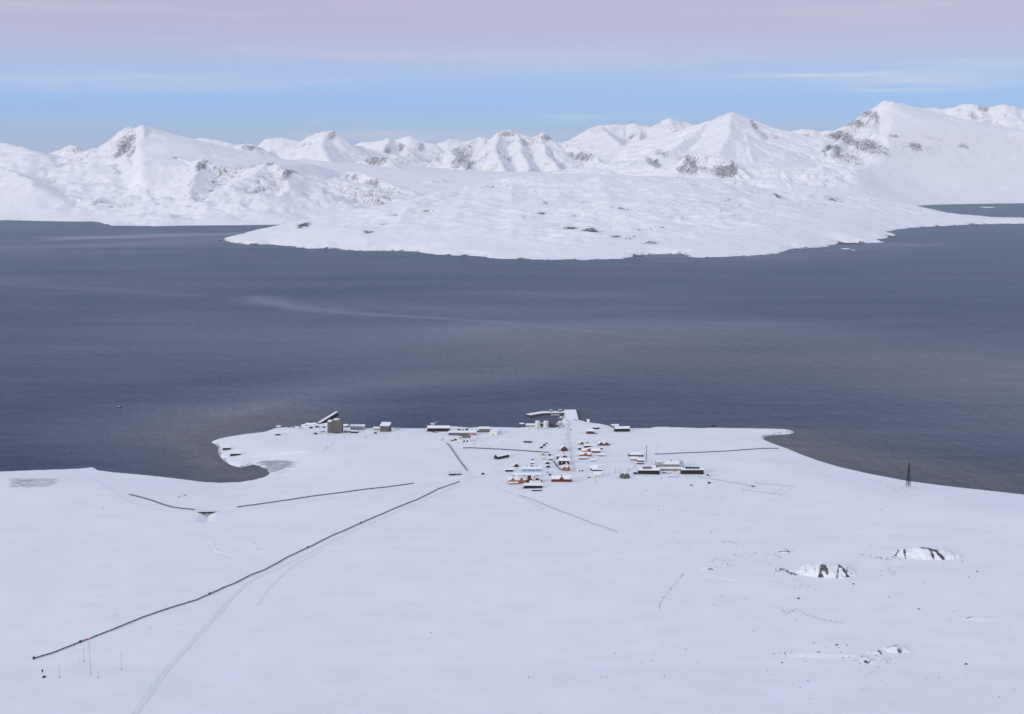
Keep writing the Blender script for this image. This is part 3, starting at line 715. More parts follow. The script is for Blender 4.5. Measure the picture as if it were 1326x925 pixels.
def concrete_mat():
    m, nd, lk, b = make_mat("weathered_concrete")
    n = noise_node(nd, lk, 0.5, 6.0, (0.6, 0.6, 1), 0.65); n2 = noise_node(nd, lk, 0.12, 3.0)
    c1 = mix_col(nd, lk, maprange(nd, lk, n.outputs['Fac'], 0.3, 0.7), (0.085, 0.078, 0.072), (0.21, 0.195, 0.18))
    tc = N(nd, 'ShaderNodeTexCoord'); br = N(nd, 'ShaderNodeTexBrick')
    mp = N(nd, 'ShaderNodeMapping'); mp.inputs['Rotation'].default_value = (R(90), 0, 0); lk.new(tc.outputs['Object'], mp.inputs[0]); lk.new(mp.outputs[0], br.inputs['Vector'])
    br.inputs['Scale'].default_value = 1.0; br.inputs['Brick Width'].default_value = 4.0; br.inputs['Row Height'].default_value = 2.4; br.inputs['Mortar Size'].default_value = 0.12
    br.inputs['Color1'].default_value = (1, 1, 1, 1); br.inputs['Color2'].default_value = (0.86, 0.86, 0.86, 1); br.inputs['Mortar'].default_value = (0.55, 0.55, 0.55, 1)
    mm = N(nd, 'ShaderNodeMix', data_type='RGBA', blend_type='MULTIPLY'); mm.inputs['Factor'].default_value = 0.8
    lk.new(c1, mm.inputs['A']); lk.new(br.outputs['Color'], mm.inputs['B'])
    lk.new(mm.outputs['Result'], b.inputs['Base Color']); b.inputs['Roughness'].default_value = 0.9
    return m

SNOW = snow_mat(); CONCRETE = concrete_mat()
BLACK = paint("tarred_boards", (0.009, 0.009, 0.011), 0.4, boards=True)
DARK = paint("dark_boards", (0.035, 0.030, 0.030), 0.4, boards=True)
NAVY = paint("navy_paint", (0.010, 0.020, 0.085), 0.3)
BLUE = paint("blue_paint", (0.03, 0.07, 0.22), 0.3)
PALEBLUE = paint("pale_blue_boards", (0.30, 0.44, 0.62), 0.15, boards=True)
RED = paint("red_boards", (0.20, 0.022, 0.025), 0.3, boards=True)
MAROON = paint("maroon_boards", (0.10, 0.016, 0.022), 0.3, boards=True)
ORANGE = paint("orange_brown_boards", (0.42, 0.15, 0.065), 0.25, boards=True)
RUST = paint("rust_brown_boards", (0.24, 0.075, 0.04), 0.3, boards=True)
PINK = paint("pale_terracotta_boards", (0.50, 0.34, 0.28), 0.2, boards=True)
OCHRE = paint("ochre_boards", (0.36, 0.30, 0.10), 0.2, boards=True)
GREEN = paint("pale_green_boards", (0.42, 0.55, 0.48), 0.15, boards=True)
WHITE = paint("white_paint", (0.72, 0.71, 0.67), 0.12)
CREAM = paint("cream_tank_paint", (0.68, 0.66, 0.58), 0.12)
GREY = paint("grey_cladding", (0.17, 0.17, 0.175), 0.3, boards=True)
LGREY = paint("pale_grey_cladding", (0.42, 0.42, 0.42), 0.2, boards=True)
SLATE = paint("slate_roofing", (0.12, 0.125, 0.145), 0.3)
STEEL = paint("dark_steel", (0.03, 0.03, 0.034), 0.4, rough=0.5)
GSTEEL = paint("galvanised_steel", (0.20, 0.205, 0.22), 0.3, rough=0.5, metallic=0.3)
TIMBER = paint("weathered_timber", (0.10, 0.088, 0.078), 0.4, boards=True)
STONE = paint("dark_stone", (0.06, 0.058, 0.06), 0.5, scale=2.0, rough=0.95)
GLASS = paint("dark_window_glass", (0.012, 0.014, 0.02), 0.2, rough=0.15)
TYRE = paint("black_rubber", (0.012, 0.012, 0.012), 0.2)
ORANGEV = paint("orange_vehicle_paint", (0.75, 0.20, 0.03), 0.1, rough=0.35)
REDV = paint("red_vehicle_paint", (0.45, 0.02, 0.025), 0.1, rough=0.35)
BLACKV = paint("black_vehicle_paint", (0.015, 0.015, 0.018), 0.1, rough=0.35)
DUCT = paint("dark_duct_boards", (0.075, 0.070, 0.078), 0.75, scale=0.25)
TRACK = paint("packed_snow", (0.745, 0.75, 0.772), 0.05, scale=0.15)
DIRT = paint("gritted_snow", (0.69, 0.69, 0.71), 0.10, scale=0.2)

def lamp_mat():
    m, nd, lk, b = make_mat("red_lamp_glow")
    b.inputs['Base Color'].default_value = (0.6, 0.05, 0.06, 1)
    b.inputs['Emission Color'].default_value = (1.0, 0.10, 0.12, 1); b.inputs['Emission Strength'].default_value = 2.5
    return m
LAMP = lamp_mat()

# ------------------------------------------------------------------ object helpers
class MB:
    """collects boxes, prisms and tubes and links them as ONE mesh object"""
    def __init__(self):
        self.v, self.f = [], []
    def add(self, vs, fs):
        n = len(self.v)
        self.v += [tuple(p) for p in vs]; self.f += [tuple(i + n for i in q) for q in fs]
        return self
    def box(self, x0, x1, y0, y1, z0, z1):
        return self.add([(x0, y0, z0), (x1, y0, z0), (x1, y1, z0), (x0, y1, z0), (x0, y0, z1), (x1, y0, z1), (x1, y1, z1), (x0, y1, z1)],
                        [(0, 3, 2, 1), (4, 5, 6, 7), (0, 1, 5, 4), (1, 2, 6, 5), (2, 3, 7, 6), (3, 0, 4, 7)])
    def prism(self, poly, a0, a1, axis='x'):
        """polygon in (other, z) swept along an axis"""
        n = len(poly)
        if axis == 'x':
            vs = [(a0, p, z) for p, z in poly] + [(a1, p, z) for p, z in poly]
        elif axis == 'y':
            vs = [(p, a0, z) for p, z in poly] + [(p, a1, z) for p, z in poly]
        else:
            vs = [(p, z, a0) for p, z in poly] + [(p, z, a1) for p, z in poly]
        return self.add(vs, [tuple(range(n))[::-1], tuple(range(n, 2 * n))] + [(i, (i + 1) % n, n + (i + 1) % n, n + i) for i in range(n)])
    def tube(self, p, q, r, r2=None, n=6):
        p, q = Vector(p), Vector(q); dvec = (q - p).normalized()
        a = dvec.orthogonal().normalized(); b = dvec.cross(a)
        r2 = r if r2 is None else r2
        vs = [p + (a * math.cos(t) + b * math.sin(t)) * r for t in [2 * math.pi * i / n for i in range(n)]]
        vs += [q + (a * math.cos(t) + b * math.sin(t)) * r2 for t in [2 * math.pi * i / n for i in range(n)]]
        return self.add(vs, [tuple(range(n))[::-1], tuple(range(n, 2 * n))] + [(i, (i + 1) % n, n + (i + 1) % n, n + i) for i in range(n)])
    def lathe(self, prof, n=20, c=(0, 0)):
        vs, fs = [], []
        for r, z in prof:
            vs += [(c[0] + r * math.cos(2 * math.pi * i / n), c[1] + r * math.sin(2 * math.pi * i / n), z) for i in range(n)]
        for k in range(len(prof) - 1):
            fs += [(k * n + i, k * n + (i + 1) % n, (k + 1) * n + (i + 1) % n, (k + 1) * n + i) for i in range(n)]
        fs += [tuple(range(n))[::-1], tuple(range((len(prof) - 1) * n, len(prof) * n))]
        return self.add(vs, fs)
    def mesh(self, name, mat):
        me = bpy.data.meshes.new(name); me.from_pydata(self.v, [], self.f); me.materials.append(mat)
        bm = bmesh.new(); bm.from_mesh(me); bmesh.ops.recalc_face_normals(bm, faces=bm.faces); bm.to_mesh(me); bm.free()
        return me
    def build(self, name, mat, parent=None, loc=None):
        return link(name, self.mesh(name, mat), parent, loc)

def link(name, me, parent=None, loc=None, rot=None):
    o = bpy.data.objects.new(name, me); col.objects.link(o)
    if parent is not None:
        o.parent = parent
    if loc is not None:
        o.location = loc
    if rot is not None:
        o.rotation_euler = rot
    return o

def thing(name, label, cat, loc, rz=0.0, group=None):
    o = bpy.data.objects.new(name, None); col.objects.link(o)
    o.empty_display_size = 2.0
    o.location = loc; o.rotation_euler = (0, 0, rz)
    o['label'] = label; o['category'] = cat
    if group:
        o['group'] = group
    return o

def tag(o, label, cat, group=None):
    o['label'] = label; o['category'] = cat
    if group:
        o['group'] = group
    return o

def copy_tree(o, parent=None):
    c = o.copy(); col.objects.link(c)
    if parent is not None:
        c.parent = parent
    for ch in list(o.children):
        copy_tree(ch, c)
    return c

_unit = {}
def unit_mesh(key, maker):
    if key not in _unit:
        _unit[key] = maker()
    return _unit[key]

def scale_at(p):
    """metres that one photograph pixel spans at a point"""
    v = np.array(p) - CAM
    return float(v[1] * math.cos(PITCH) - v[2] * math.sin(PITCH)) / FPX

WIN = MB().box(-0.55, 0.55, -0.05, 0.05, -0.6, 0.6).mesh("window", GLASS)
FRAME = MB().box(-0.75, 0.75, -0.03, 0.03, -0.8, 0.8).mesh("frame", WHITE)
DOOR = MB().box(-0.5, 0.5, -0.06, 0.06, 0, 2.1).mesh("door", DARK)

def add_window(par, x, y, z, face='front'):
    rz = {'front': 0, 'right': math.pi / 2, 'left': math.pi / 2}[face]
    off = {'front': (0, -0.07, 0), 'right': (0.07, 0, 0), 'left': (-0.07, 0, 0)}[face]
    w = link("window", WIN, par, (x + off[0], y + off[1], z), (0, 0, rz))
    return w

# ------------------------------------------------------------------ buildings
def building(name, label, cat, x0, x1, yb, hp, wall, d=9.0, rise=2.0, axis='x', rot=0.0, win=0, doors=(), roof=None, chimney=0, flat=False,
             group=None, over=0.35, thick=0.4, gable=0, dwindows=0, w=None):
    """front wall foot spans x0..x1 in the survey picture at line yb; hp wall height in picture units"""
    p = ground_point((x0 + x1) / 2, yb)
    k = scale_at(p)
    W = w or (x1 - x0) * k
    H = hp * k * 1.32 / math.cos(R(13))
    ca, sa = math.cos(rot), math.sin(rot)
    cx, cy = p[0] - sa * d / 2, p[1] + ca * d / 2
    zs = [ground_z(cx + ca * sx * W / 2 - sa * sy * d / 2, cy + sa * sx * W / 2 + ca * sy * d / 2) for sx in (-1, 1) for sy in (-1, 1)]
    z0 = min(zs); foot = -0.6
    t = thing(name, label, cat, (cx, cy, p[2]), rot, group)
    roof = roof or SNOW
    m = MB()
    if flat:
        m.box(-W / 2, W / 2, -d / 2, d / 2, z0 - p[2] + foot, H)
        m.build("wall", wall, t)
        MB().box(-W / 2 - over, W / 2 + over, -d / 2 - over, d / 2 + over, H + 0.003, H + thick).build("roof", roof, t)
        top = H + thick
    elif axis == 'x':
        m.prism([(-d / 2, z0 - p[2] + foot), (d / 2, z0 - p[2] + foot), (d / 2, H), (0, H + rise), (-d / 2, H)], -W / 2, W / 2, 'x').build("wall", wall, t)
        sl = rise / (d / 2)
        r = MB()
        for s in (-1, 1):
            e = s * (d / 2 + over)
            q = [(e, H - over * sl + 0.01), (0, H + rise + 0.01), (0, H + rise + thick), (e, H - over * sl + thick)]
            r.prism(q if s < 0 else q[::-1], -W / 2 - over, W / 2 + over, 'x')
        r.build("roof", roof, t)
        top = H + rise + thick
    else:
        m.prism([(-W / 2, z0 - p[2] + foot), (W / 2, z0 - p[2] + foot), (W / 2, H), (0, H + rise), (-W / 2, H)], -d / 2, d / 2, 'y').build("wall", wall, t)
        sl = rise / (W / 2)
        r = MB()
        for s in (-1, 1):
            e = s * (W / 2 + over)
            q = [(e, H - over * sl + 0.01), (0, H + rise + 0.01), (0, H + rise + thick), (e, H - over * sl + thick)]
            r.prism(q, -d / 2 - over, d / 2 + over, 'y')
        r.build("roof", roof, t)
        top = H + rise + thick
    rf = t.children[-1]
    for i in range(win):
        x = -W / 2 + W * (i + 0.5) / win
        if any(abs(x - dx * W) < 1.5 for dx in doors):
            continue
        wz = min(1.9, H * 0.55) if H < 4.6 else H * 0.33
        add_window(t, x, -d / 2, wz)
        if H >= 4.6:
            add_window(t, x, -d / 2, H * 0.75)
    for s in range(dwindows):
        y = -d / 2 + d * (s + 0.5) / dwindows
        add_window(t, W / 2, y, min(1.9, H * 0.55), 'right'); add_window(t, -W / 2, y, min(1.9, H * 0.55), 'left')
    for dx in doors:
        link("door", DOOR, t, (dx * W, -d / 2 - 0.08, 0.05))
    for i in range(chimney):
        x = W * (-0.25 + 0.5 * i) if chimney > 1 else W * 0.22
        MB().box(x - 0.5, x + 0.5, -0.5, 0.5, top - 1.2, top + 1.3).build("chimney", DARK, rf)
    for i in range(gable):
        # cross gables on the long front
        x = W * ((i + 0.5) / gable - 0.5) if gable > 1 else 0.0
        gw = min(3.2, W / gable * 0.33)
        hz = H + min(rise, gw) * 0.95
        MB().prism([(x - gw, H - 0.7), (x + gw, H - 0.7), (x + gw, H), (x, hz), (x - gw, H)], -d / 2 - 0.35, -d / 8, 'y').build("dormer", wall, t)
        rr = MB()
        for s in (-1, 1):
            e = x + s * (gw + 0.4)
            rr.prism([(e, H - 0.3), (x, hz + 0.02), (x, hz + 0.4), (e, H + 0.12)], -d / 2 - 0.7, 0, 'y')
        rr.build("roof", roof, t.children[-1])
        add_window(t, x, -d / 2 - 0.35, H + 0.2)
    return t, W, d, H, k

GH = "wooden houses of the settlement"
B = building
# --- west point and the old works
B("hut", "small dark hut on the tip of the west point, farther from the bay", "hut", 288.5, 298.5, 583, 2.2, DARK, d=5, rise=1.0, rot=0.05)
B("hut", "low dark hut under thick snow just above the small bay of the west point", "hut", 298.3, 311.3, 590.3, 2.0, BLACK, d=6, rise=0.9, rot=0.12)
B("shed", "dark low shed alone on the snow inside the west point", "shed", 356.5, 363.2, 564, 1.5, DARK, d=5, rise=0.7, rot=0.15)
t, W_, d_, H_, k_ = B("concrete_tower", "tall square weathered concrete tower, the tallest building on the west shore", "tower", 430.6, 441.8, 561.3, 12.4, CONCRETE, d=17, flat=True, rot=-0.10, roof=SLATE, over=0.25, thick=0.5)
MB().box(-W_ / 2 - 9.2, -W_ / 2 - 0.02, -d_ / 2 + 1.5, d_ / 2 - 1, -0.6, H_ * 0.87).build("side_block", CONCRETE, t)
MB().box(-W_ / 2 - 9.4, -W_ / 2 - 2.2, -d_ / 2 + 1.3, d_ / 2 - 0.8, H_ * 0.87 + 0.003, H_ * 0.87 + 0.9).build("snow_cap", SNOW, t)
MB().box(-W_ / 2 - 1.6, -W_ / 2 - 0.05, -d_ / 2 + 1.2, -d_ / 2 + 1.5, 0.2, H_ * 0.9).build("recess", STEEL, t)
MB().box(-W_ / 2 + 0.5, W_ * 0.1, -d_ / 2 + 2, d_ / 2 - 1, H_ + 0.503, H_ + 0.75).build("snow_cap", SNOW, t)
for i in range(5):
    for x in (-0.28, 0.0, 0.28):
        add_window(t, W_ * x, -d_ / 2, 3 + i * H_ * 0.17)
MB().box(-3.5, 3.0, -d_ / 2 - 1.2, -d_ / 2 - 0.02, -0.6, 2.6).build("loading_bay", STEEL, t)

# inclined loading conveyor behind the tower
p0 = ground_point(413.5, 549.0); p1 = at_range(436.5, 535.0, p0[1] + 70)
t = thing("loading_conveyor", "long dark sloping conveyor gallery rising behind the concrete tower towards the water", "conveyor", tuple(p0))
e = Vector(p1 - p0); L_ = e.length
def oriented(mb_pts, e):
    u = e.normalized(); s = u.cross(Vector((0, 0, 1))).normalized(); n = s.cross(u)
    return [u * a + s * b + n * c for a, b, c in mb_pts]
def beam(e, w, h0, h1, l0=0.0, l1=1.0):
    L = e.length; m = MB()
    pts = [(a * L, b * w / 2, c) for a in (l0, l1) for b in (-1, 1) for c in (h0, h1)]
    return m.add(oriented(pts, e), [(0, 1, 3, 2), (4, 6, 7, 5), (0, 4, 5, 1), (2, 3, 7, 6), (0, 2, 6, 4), (1, 5, 7, 3)])
beam(e, 5.0, -4.6, 2.2).build("gallery", BLACK, t)
beam(e, 5.6, 2.203, 2.9).build("snow_cap", SNOW, t)
for f in (0.3, 0.55, 0.8, 0.97):
    q = e * f
    gz = max(ground_z(p0[0] + q.x, p0[1] + q.y), -2) - p0[2]
    for s in (-1.8, 1.8):
        MB().box(q.x - 0.45 + s, q.x + 0.45 + s, q.y - 0.45, q.y + 0.45, gz - 1.5, q.z - 1.5).build("trestle_leg", STEEL, t)

B("shed", "long white shed with a snowy roof right of the concrete tower", "shed", 453.5, 472, 557, 3.6, LGREY, d=11, rise=2.2, win=6, over=0.4)
B("shed", "low grey ruined shed with open black front at the right foot of the concrete tower", "shed", 445.5, 453.5, 560.6, 2.2, GREY, d=7, rise=0.8, rot=-0.05)
B("lean_to", "black open lean-to sloping down beside the ruined grey shed", "lean to", 453.7, 463, 561, 1.7, BLACK, d=6, rise=0.7, rot=-0.22)
t, W_, d_, H_, k_ = B("concrete_hall", "squat square concrete hall with a sloping snowy roof east of the white shed", "hall", 492.2, 503.8, 559.4, 5.8, CONCRETE, d=15, flat=True, rot=-0.13, thick=0.4)
MB().prism([(-d_ / 2 - 0.4, H_ + 0.403), (d_ / 2 + 0.4, H_ + 0.403), (d_ / 2 + 0.4, H_ + 3.8), (-d_ / 2 - 0.4, H_ + 0.9)], -W_ / 2 - 0.4, W_ / 2 + 0.4, 'x').build("snow_cap", SNOW, t)
for x in (-0.3, 0, 0.3):
    add_window(t, W_ * x, -d_ / 2, H_ * 0.6)
MB().box(W_ / 2 + 0.02, W_ / 2 + 2.0, -2, 2, -0.5, H_ * 0.55).build("side_door_porch", STEEL, t)
B("annex", "low white annex against the left side of the squat concrete hall", "annex", 483.4, 491.6, 557.6, 2.2, LGREY, d=9, rise=1.4, win=2, doors=(0.2,))
t = thing("gangway", "thin sloping steel gangway off the right side of the squat concrete hall", "gangway", tuple(ground_point(508, 555.5)))
e = Vector(ground_point(517.5, 556.5) - ground_point(508, 555.5)) - Vector((0, 0, 3.5))
m = beam(e, 1.2, 3.3, 3.9); m.build("walkway", GSTEEL, t)
for f in (0.1, 0.5, 0.9):
    q = e * f; MB().box(q.x - .15, q.x + .15, q.y - .15, q.y + .15, -1.0, q.z + 3.3).build("post", STEEL, t)

# snow-covered dome by the tower
p = ground_point(448, 553)
t = thing("dome_tank", "snow-capped round tank half buried just right of the concrete tower", "tank", tuple(p))
MB().lathe([(6.0, -0.6), (6.0, 2.2), (5.6, 2.6)], 20).build("drum", STEEL, t)
MB().lathe([(5.9, 2.602), (5.4, 3.6), (3.6, 4.6), (0.4, 5.0)], 20).build("snow_cap", SNOW, t)

# --- works by the shore, west of the harbour
t, W_, d_, H_, k_ = B("warehouse", "long black warehouse on the shore, its seaward roof deep in snow", "warehouse", 553.2, 582.2, 559, 3.3, BLACK, d=16, rise=2.6, doors=(-0.2, 0.25), win=8)
p = ground_point(560, 555)
t = thing("loading_crane", "white topped steel crane standing behind the long black warehouse", "crane", (p[0], p[1] + 5, p[2] - 4.5))
for sx in (-2.5, 2.5):
    for sy in (-2, 2):
        MB().tube((sx, sy, -1), (sx * 0.7, sy * 0.7, 9.5), 0.6).build("leg", STEEL, t)
MB().box(-3, 3, -2.4, 2.4, 9.503, 12.2).build("cabin", LGREY, t)
MB().tube((0, 0, 12), (9, 0, 15.5), 0.8, 0.5).build("jib", LGREY, t)
MB().box(-3.2, 3.2, -2.6, 2.6, 12.203, 12.7).build("snow_cap", SNOW, t)
t, W_, d_, H_, k_ = B("workshop", "long low grey workshop south of the shore yard, left part of its row", "workshop", 581, 606.3, 564, 2.7, GREY, d=14, rise=1.6, win=9, doors=(0.1,))
B("workshop", "low workshop with a pale terracotta wall joined to the grey one", "workshop", 606.6, 617, 564, 2.8, PINK, d=14, rise=1.6, win=3, doors=(0.2,))
t, W_, d_, H_, k_ = B("garage", "white garage with grey roof and two black doorways below the workshops", "garage", 594.2, 609, 572.5, 4.0, WHITE, d=11, rise=2.6, roof=SLATE, over=0.4, thick=0.25)
for dx in (601 - 601.6, 605.2 - 601.6):
    MB().box(dx * k_ - 1.25, dx * k_ + 1.25, -d_ / 2 - 0.1, -d_ / 2 - 0.02, 0, 3.0).build("garage_door", BLACK, t)
for x in (-0.42, -0.3, -0.15, 0.06, 0.42):
    add_window(t, W_ * x, -d_ / 2, H_ * 0.72)
MB().box(-W_ / 2 - 0.3, -W_ / 2 + 5.5, -d_ / 2 - 0.2, -0.4, H_ + 0.9, H_ + 1.9).build("snow_patch", SNOW, t)
B("depot", "grey depot with snowy roof between the terracotta workshop and the white tent hall", "depot", 619.8, 634, 560, 3.4, GREY, d=16, rise=1.8, win=4, doors=(-0.3,))
# barrel-roofed tent hall
p = ground_point(638.5, 564.2); k = scale_at(p)
t = thing("tent_hall", "bright white round-roofed tent hall right of the grey depot", "tent", tuple(p), R(-13))
prof = [(6.6 * math.cos(a), 4.2 + 2.6 * math.sin(a)) for a in [math.pi * i / 8 for i in range(9)]]
MB().prism([(-6.6, -0.6), (6.6, -0.6)] + prof, 0, 0.4, 'y').build("end_wall", WHITE, t)
MB().prism([(-6.6, -0.6), (6.6, -0.6)] + prof, 0.403, 31, 'y').build("hall", WHITE, t)
prof2 = [(7.0 * math.cos(a), 4.1 + 3.0 * math.sin(a)) for a in [math.pi * i / 8 for i in range(9)]]
MB().prism(prof2 + [(q[0] * 0.96, q[1] - 0.3) for q in prof2[::-1]], 0.5, 31.5, 'y').build("roof", SNOW, t)
MB().box(-1.8, 1.8, -0.08, -0.01, 0, 3.2).build("door", LGREY, t)

# --- harbour
for i, (px, lab) in enumerate(((696.2, "left of two white upright fuel tanks by the harbour basin"), (706.9, "right of two white upright fuel tanks by the harbour basin"))):
    p = ground_point(px, 554.2)
    if i == 0:
        tk = thing("fuel_tank", lab, "tank", (p[0], p[1] + 4.2, p[2]), 0, "white fuel tanks at the harbour")
        MB().lathe([(4.25, -0.6), (4.25, 10.6)], 28).build("drum", CREAM, tk)
        MB().lathe([(4.35, 10.603), (4.3, 10.9), (2.4, 11.4), (0.2, 11.6)], 28).build("roof", SNOW, tk)
        m = MB()
        for x in (-0.3, 0.3):
            m.box(x - 0.05, x + 0.05, -4.5, -4.3, 0, 11)
        for j in range(20):
            m.box(-0.3, 0.3, -4.45, -4.38, 0.5 + j * 0.52, 0.58 + j * 0.52)
        m.build("ladder", GSTEEL, tk)
    else:
        c = copy_tree(tk); c.location = (p[0], p[1] + 4.2, p[2]); c['label'] = lab
B("boathouse", "snow-covered boathouse left of the white fuel tanks on the harbour edge", "boathouse", 681, 692.5, 552.6, 1.3, GREY, d=11, rise=1.8, rot=-0.06)
B("hut", "tiny grey hut at the harbour mouth left of the snow-covered boathouse", "hut", 673, 678.6, 552, 2.2, GREY, d=5, rise=1.0)
B("shed", "small blue-grey shed squeezed between the two white fuel tanks", "shed", 700.4, 703.2, 553.4, 3.4, BLUE, d=5, rise=0.9, axis='y')
t, W_, d_, H_, k_ = B("boathouse", "white fronted boathouse where the pier road meets the harbour basin", "boathouse", 723.3, 728.8, 552.2, 3.4, LGREY, d=9, rise=1.6, axis='y', rot=0.1)
# dark rock slope of the inner harbour
def rock_mesh(rx, ry, rz, seed, n=10, rings=6):
    rnd = random.Random(seed); vs, fs = [], []
    for j in range(rings + 1):
        a = math.pi * 0.5 * j / rings
        for i in range(n):
            b = 2 * math.pi * i / n
            q = 1 + rnd.uniform(-0.22, 0.22)
            vs.append((rx * math.cos(a) * math.cos(b) * q, ry * math.cos(a) * math.sin(b) * q, rz * math.sin(a) * (1 + rnd.uniform(-.15, .1)) - 0.3))
    for j in range(rings):
        fs += [(j * n + i, j * n + (i + 1) % n, (j + 1) * n + (i + 1) % n, (j + 1) * n + i) for i in range(n)]
    return MB().add(vs, fs)
p = ground_point(715, 552.2)
tag(rock_mesh(11, 16, 3.8, 3).build("rock_pile", paint("wet_dark_rock", (0.03, 0.034, 0.05), 0.5, scale=0.6), None, tuple(p)), "dark blue-black rock pile between right fuel tank and boathouse", "rocks")

# pier on the filled ground and the jetty to the left
pl, pr = at_level(730.6, 531.5, 3.2), at_level(746.0, 531.9, 3.2)
t = thing("quay", "snow-covered quay at the end of the harbour road with a dark right side", "quay", (pl[0], pl[1], 0))
wq = pr[0] - pl[0]
pb = at_level(746.2, 543, 3.2)
MB().box(0, wq, -(pl[1] - pb[1]) - 8, 4, -6, 2.9).build("wall", STEEL, t)
MB().box(-0.3, wq + 0.3, -(pl[1] - pb[1]) - 4, 4.4, 2.903, 3.7).build("deck", SNOW, t)
MB().box(wq + 0.4, wq + 3.6, -(pl[1] - pb[1]), 3.5, -5, 4.3).build("dark_edge", BLACK, t)
for i in range(8):
    y = 4.2 - i * 11.0
    MB().box(wq + 0.02, wq + 0.38, y - 0.5, y + 0.5, -5, 2.4).build("fender", BLACK, t)
a = at_level(731, 533.8, 3.2); b_ = at_level(702, 534.2, 3.2); c_ = at_level(683.2, 537.2, 3.2)
t = thing("jetty", "bent grey jetty reaching left from the quay across the harbour basin", "jetty", (a[0], a[1], 0))
e1 = Vector(b_ - a); e1.z = 0; e2 = Vector(c_ - b_); e2.z = 0
o1 = beam(e1, 17, -4.0, 3.2); o1.build("main_arm", TIMBER, t)
beam(e1, 15.5, 3.203, 3.9).build("snow_cap", SNOW, t)
o2 = beam(e2, 15, -4.0, 3.0, -0.15, 1.0).build("end_arm", TIMBER, t, tuple(e1)); o2 = beam(e2, 13.5, 3.003, 3.7, -0.12, 0.93).build("snow_cap", SNOW, t, tuple(e1))
for i in range(9):
    q = e1 * (0.05 + i * 0.11)
    MB().box(q.x - 0.6, q.x + 0.6, q.y - 9.4, q.y - 8.4, -4, 2.4).build("fender", BLACK, t)
for (f, w_, h_, mt) in ((0.2, 5.0, 3.6, TIMBER), (0.6, 3.6, 3.0, GREY)):
    q = e1 * f + Vector(a)
    tt = thing("jetty_hut", "brown hut on the jetty nearest the quay" if f < .4 else "grey hut halfway along the jetty", "hut", (q.x, q.y + 2, 3.91))
    MB().box(-w_ / 2, w_ / 2, -2, 2, 0, h_).build("wall", mt, tt)
    MB().box(-w_ / 2 - .3, w_ / 2 + .3, -2.3, 2.3, h_ + .003, h_ + .5).build("roof", SNOW, tt)

def hull(L, Wd, Hh):
    m = MB(); st = [(-L / 2, 0.75, 0), (-L * 0.2, 1, 0), (L * 0.2, 0.95, 0.05), (L * 0.42, 0.5, 0.2), (L / 2, 0.04, 0.4)]
    vs, fs = [], []
    for x, f, r in st:
        vs += [(x, -Wd / 2 * f, Hh * (1 + r)), (x, -Wd / 2 * f * 0.55, -0.3), (x, Wd / 2 * f * 0.55, -0.3), (x, Wd / 2 * f, Hh * (1 + r))]
    for i in range(len(st) - 1):
        for j in range(4):
            fs.append((i * 4 + j, i * 4 + (j + 1) % 4, (i + 1) * 4 + (j + 1) % 4, (i + 1) * 4 + j))
    fs += [(0, 1, 2, 3), (16, 17, 18, 19)]
    return m.add(vs, fs)

def boat(label, px, py, L, rz, mat=None, group=None, cover=True):
    p = at_level(px, py, 0.2)
    t = thing("boat", label, "boat", (p[0], p[1], 0.1), rz, group)
    hull(L, L * 0.32, L * 0.13).build("hull", mat or LGREY, t)
    MB().box(-L * 0.28, L * 0.08, -L * 0.1, L * 0.1, L * 0.13, L * 0.28).build("cabin", WHITE, t)
    if cover:
        MB().box(-L * 0.3, L * 0.1, -L * 0.115, L * 0.115, L * 0.28 + .003, L * 0.31).build("snow_cap", SNOW, t)
    return t
GB = "small boats moored in the harbour basin"
boat("leftmost small white boat moored under the jetty", 715.5, 538.2, 8, 0.2, group=GB)
boat("second small white boat from the left under the jetty", 719.5, 538.0, 8, 0.3, group=GB)
boat("third small white boat from the left under the jetty", 723.5, 538.2, 8, 0.2, group=GB)
boat("larger snow-covered white boat moored against the harbour road", 727.5, 542.2, 13, 0.05, group=GB)
boat("lone dark boat on the open fjord at far left", 155, 527.5, 8, 0.3, STEEL, cover=False)
boat("tiny dark boat on the fjord above and right of the quay", 803, 505, 6, 0.5, STEEL, cover=False)

B("hut", "small white hut on the shore just right of the quay", "hut", 760, 763.4, 547.2, 2.0, WHITE, d=5, rise=1.0)
B("house", "dark red house with white roof alone beside the harbour road", "house", 759.3, 769.3, 562, 2.6, MAROON, d=10, rise=2.4, rot=-0.12, win=4)
p = ground_point(770.5, 562.0)
tag(MB().box(-5, 3.5, -2, 2, -0.4, 0.8).build("storage_platform", TIMBER, None, tuple(p)), "low dark timber platform by the dark red house near the harbour", "platform")
B("shed", "narrow dark snow-roofed shed turned diagonally behind the dark red harbour house", "shed", 768.8, 776.8, 556.0, 1.7, BLACK, d=5, rise=0.8, rot=0.42)
B("boathouse", "smaller of two black boathouses on the shore right of the quay", "boathouse", 792.4, 801.8, 553.9, 1.7, BLACK, d=10, rise=1.8, rot=0.16)
B("boathouse", "long black boathouse with snowy roof, the larger of the shore pair", "boathouse", 796.3, 815.8, 559.2, 3.0, BLACK, d=12, rise=2.6, rot=0.10, doors=(-0.3, 0.2))
# dark slab on the water's edge
p = ground_point(925, 552.2)
tag(rock_mesh(5, 3.5, 2.6, 11).build("rock", STONE, None, (p[0], p[1] + 5, p[2])), "single dark rock on the straight shore towards the east hook", "rock")

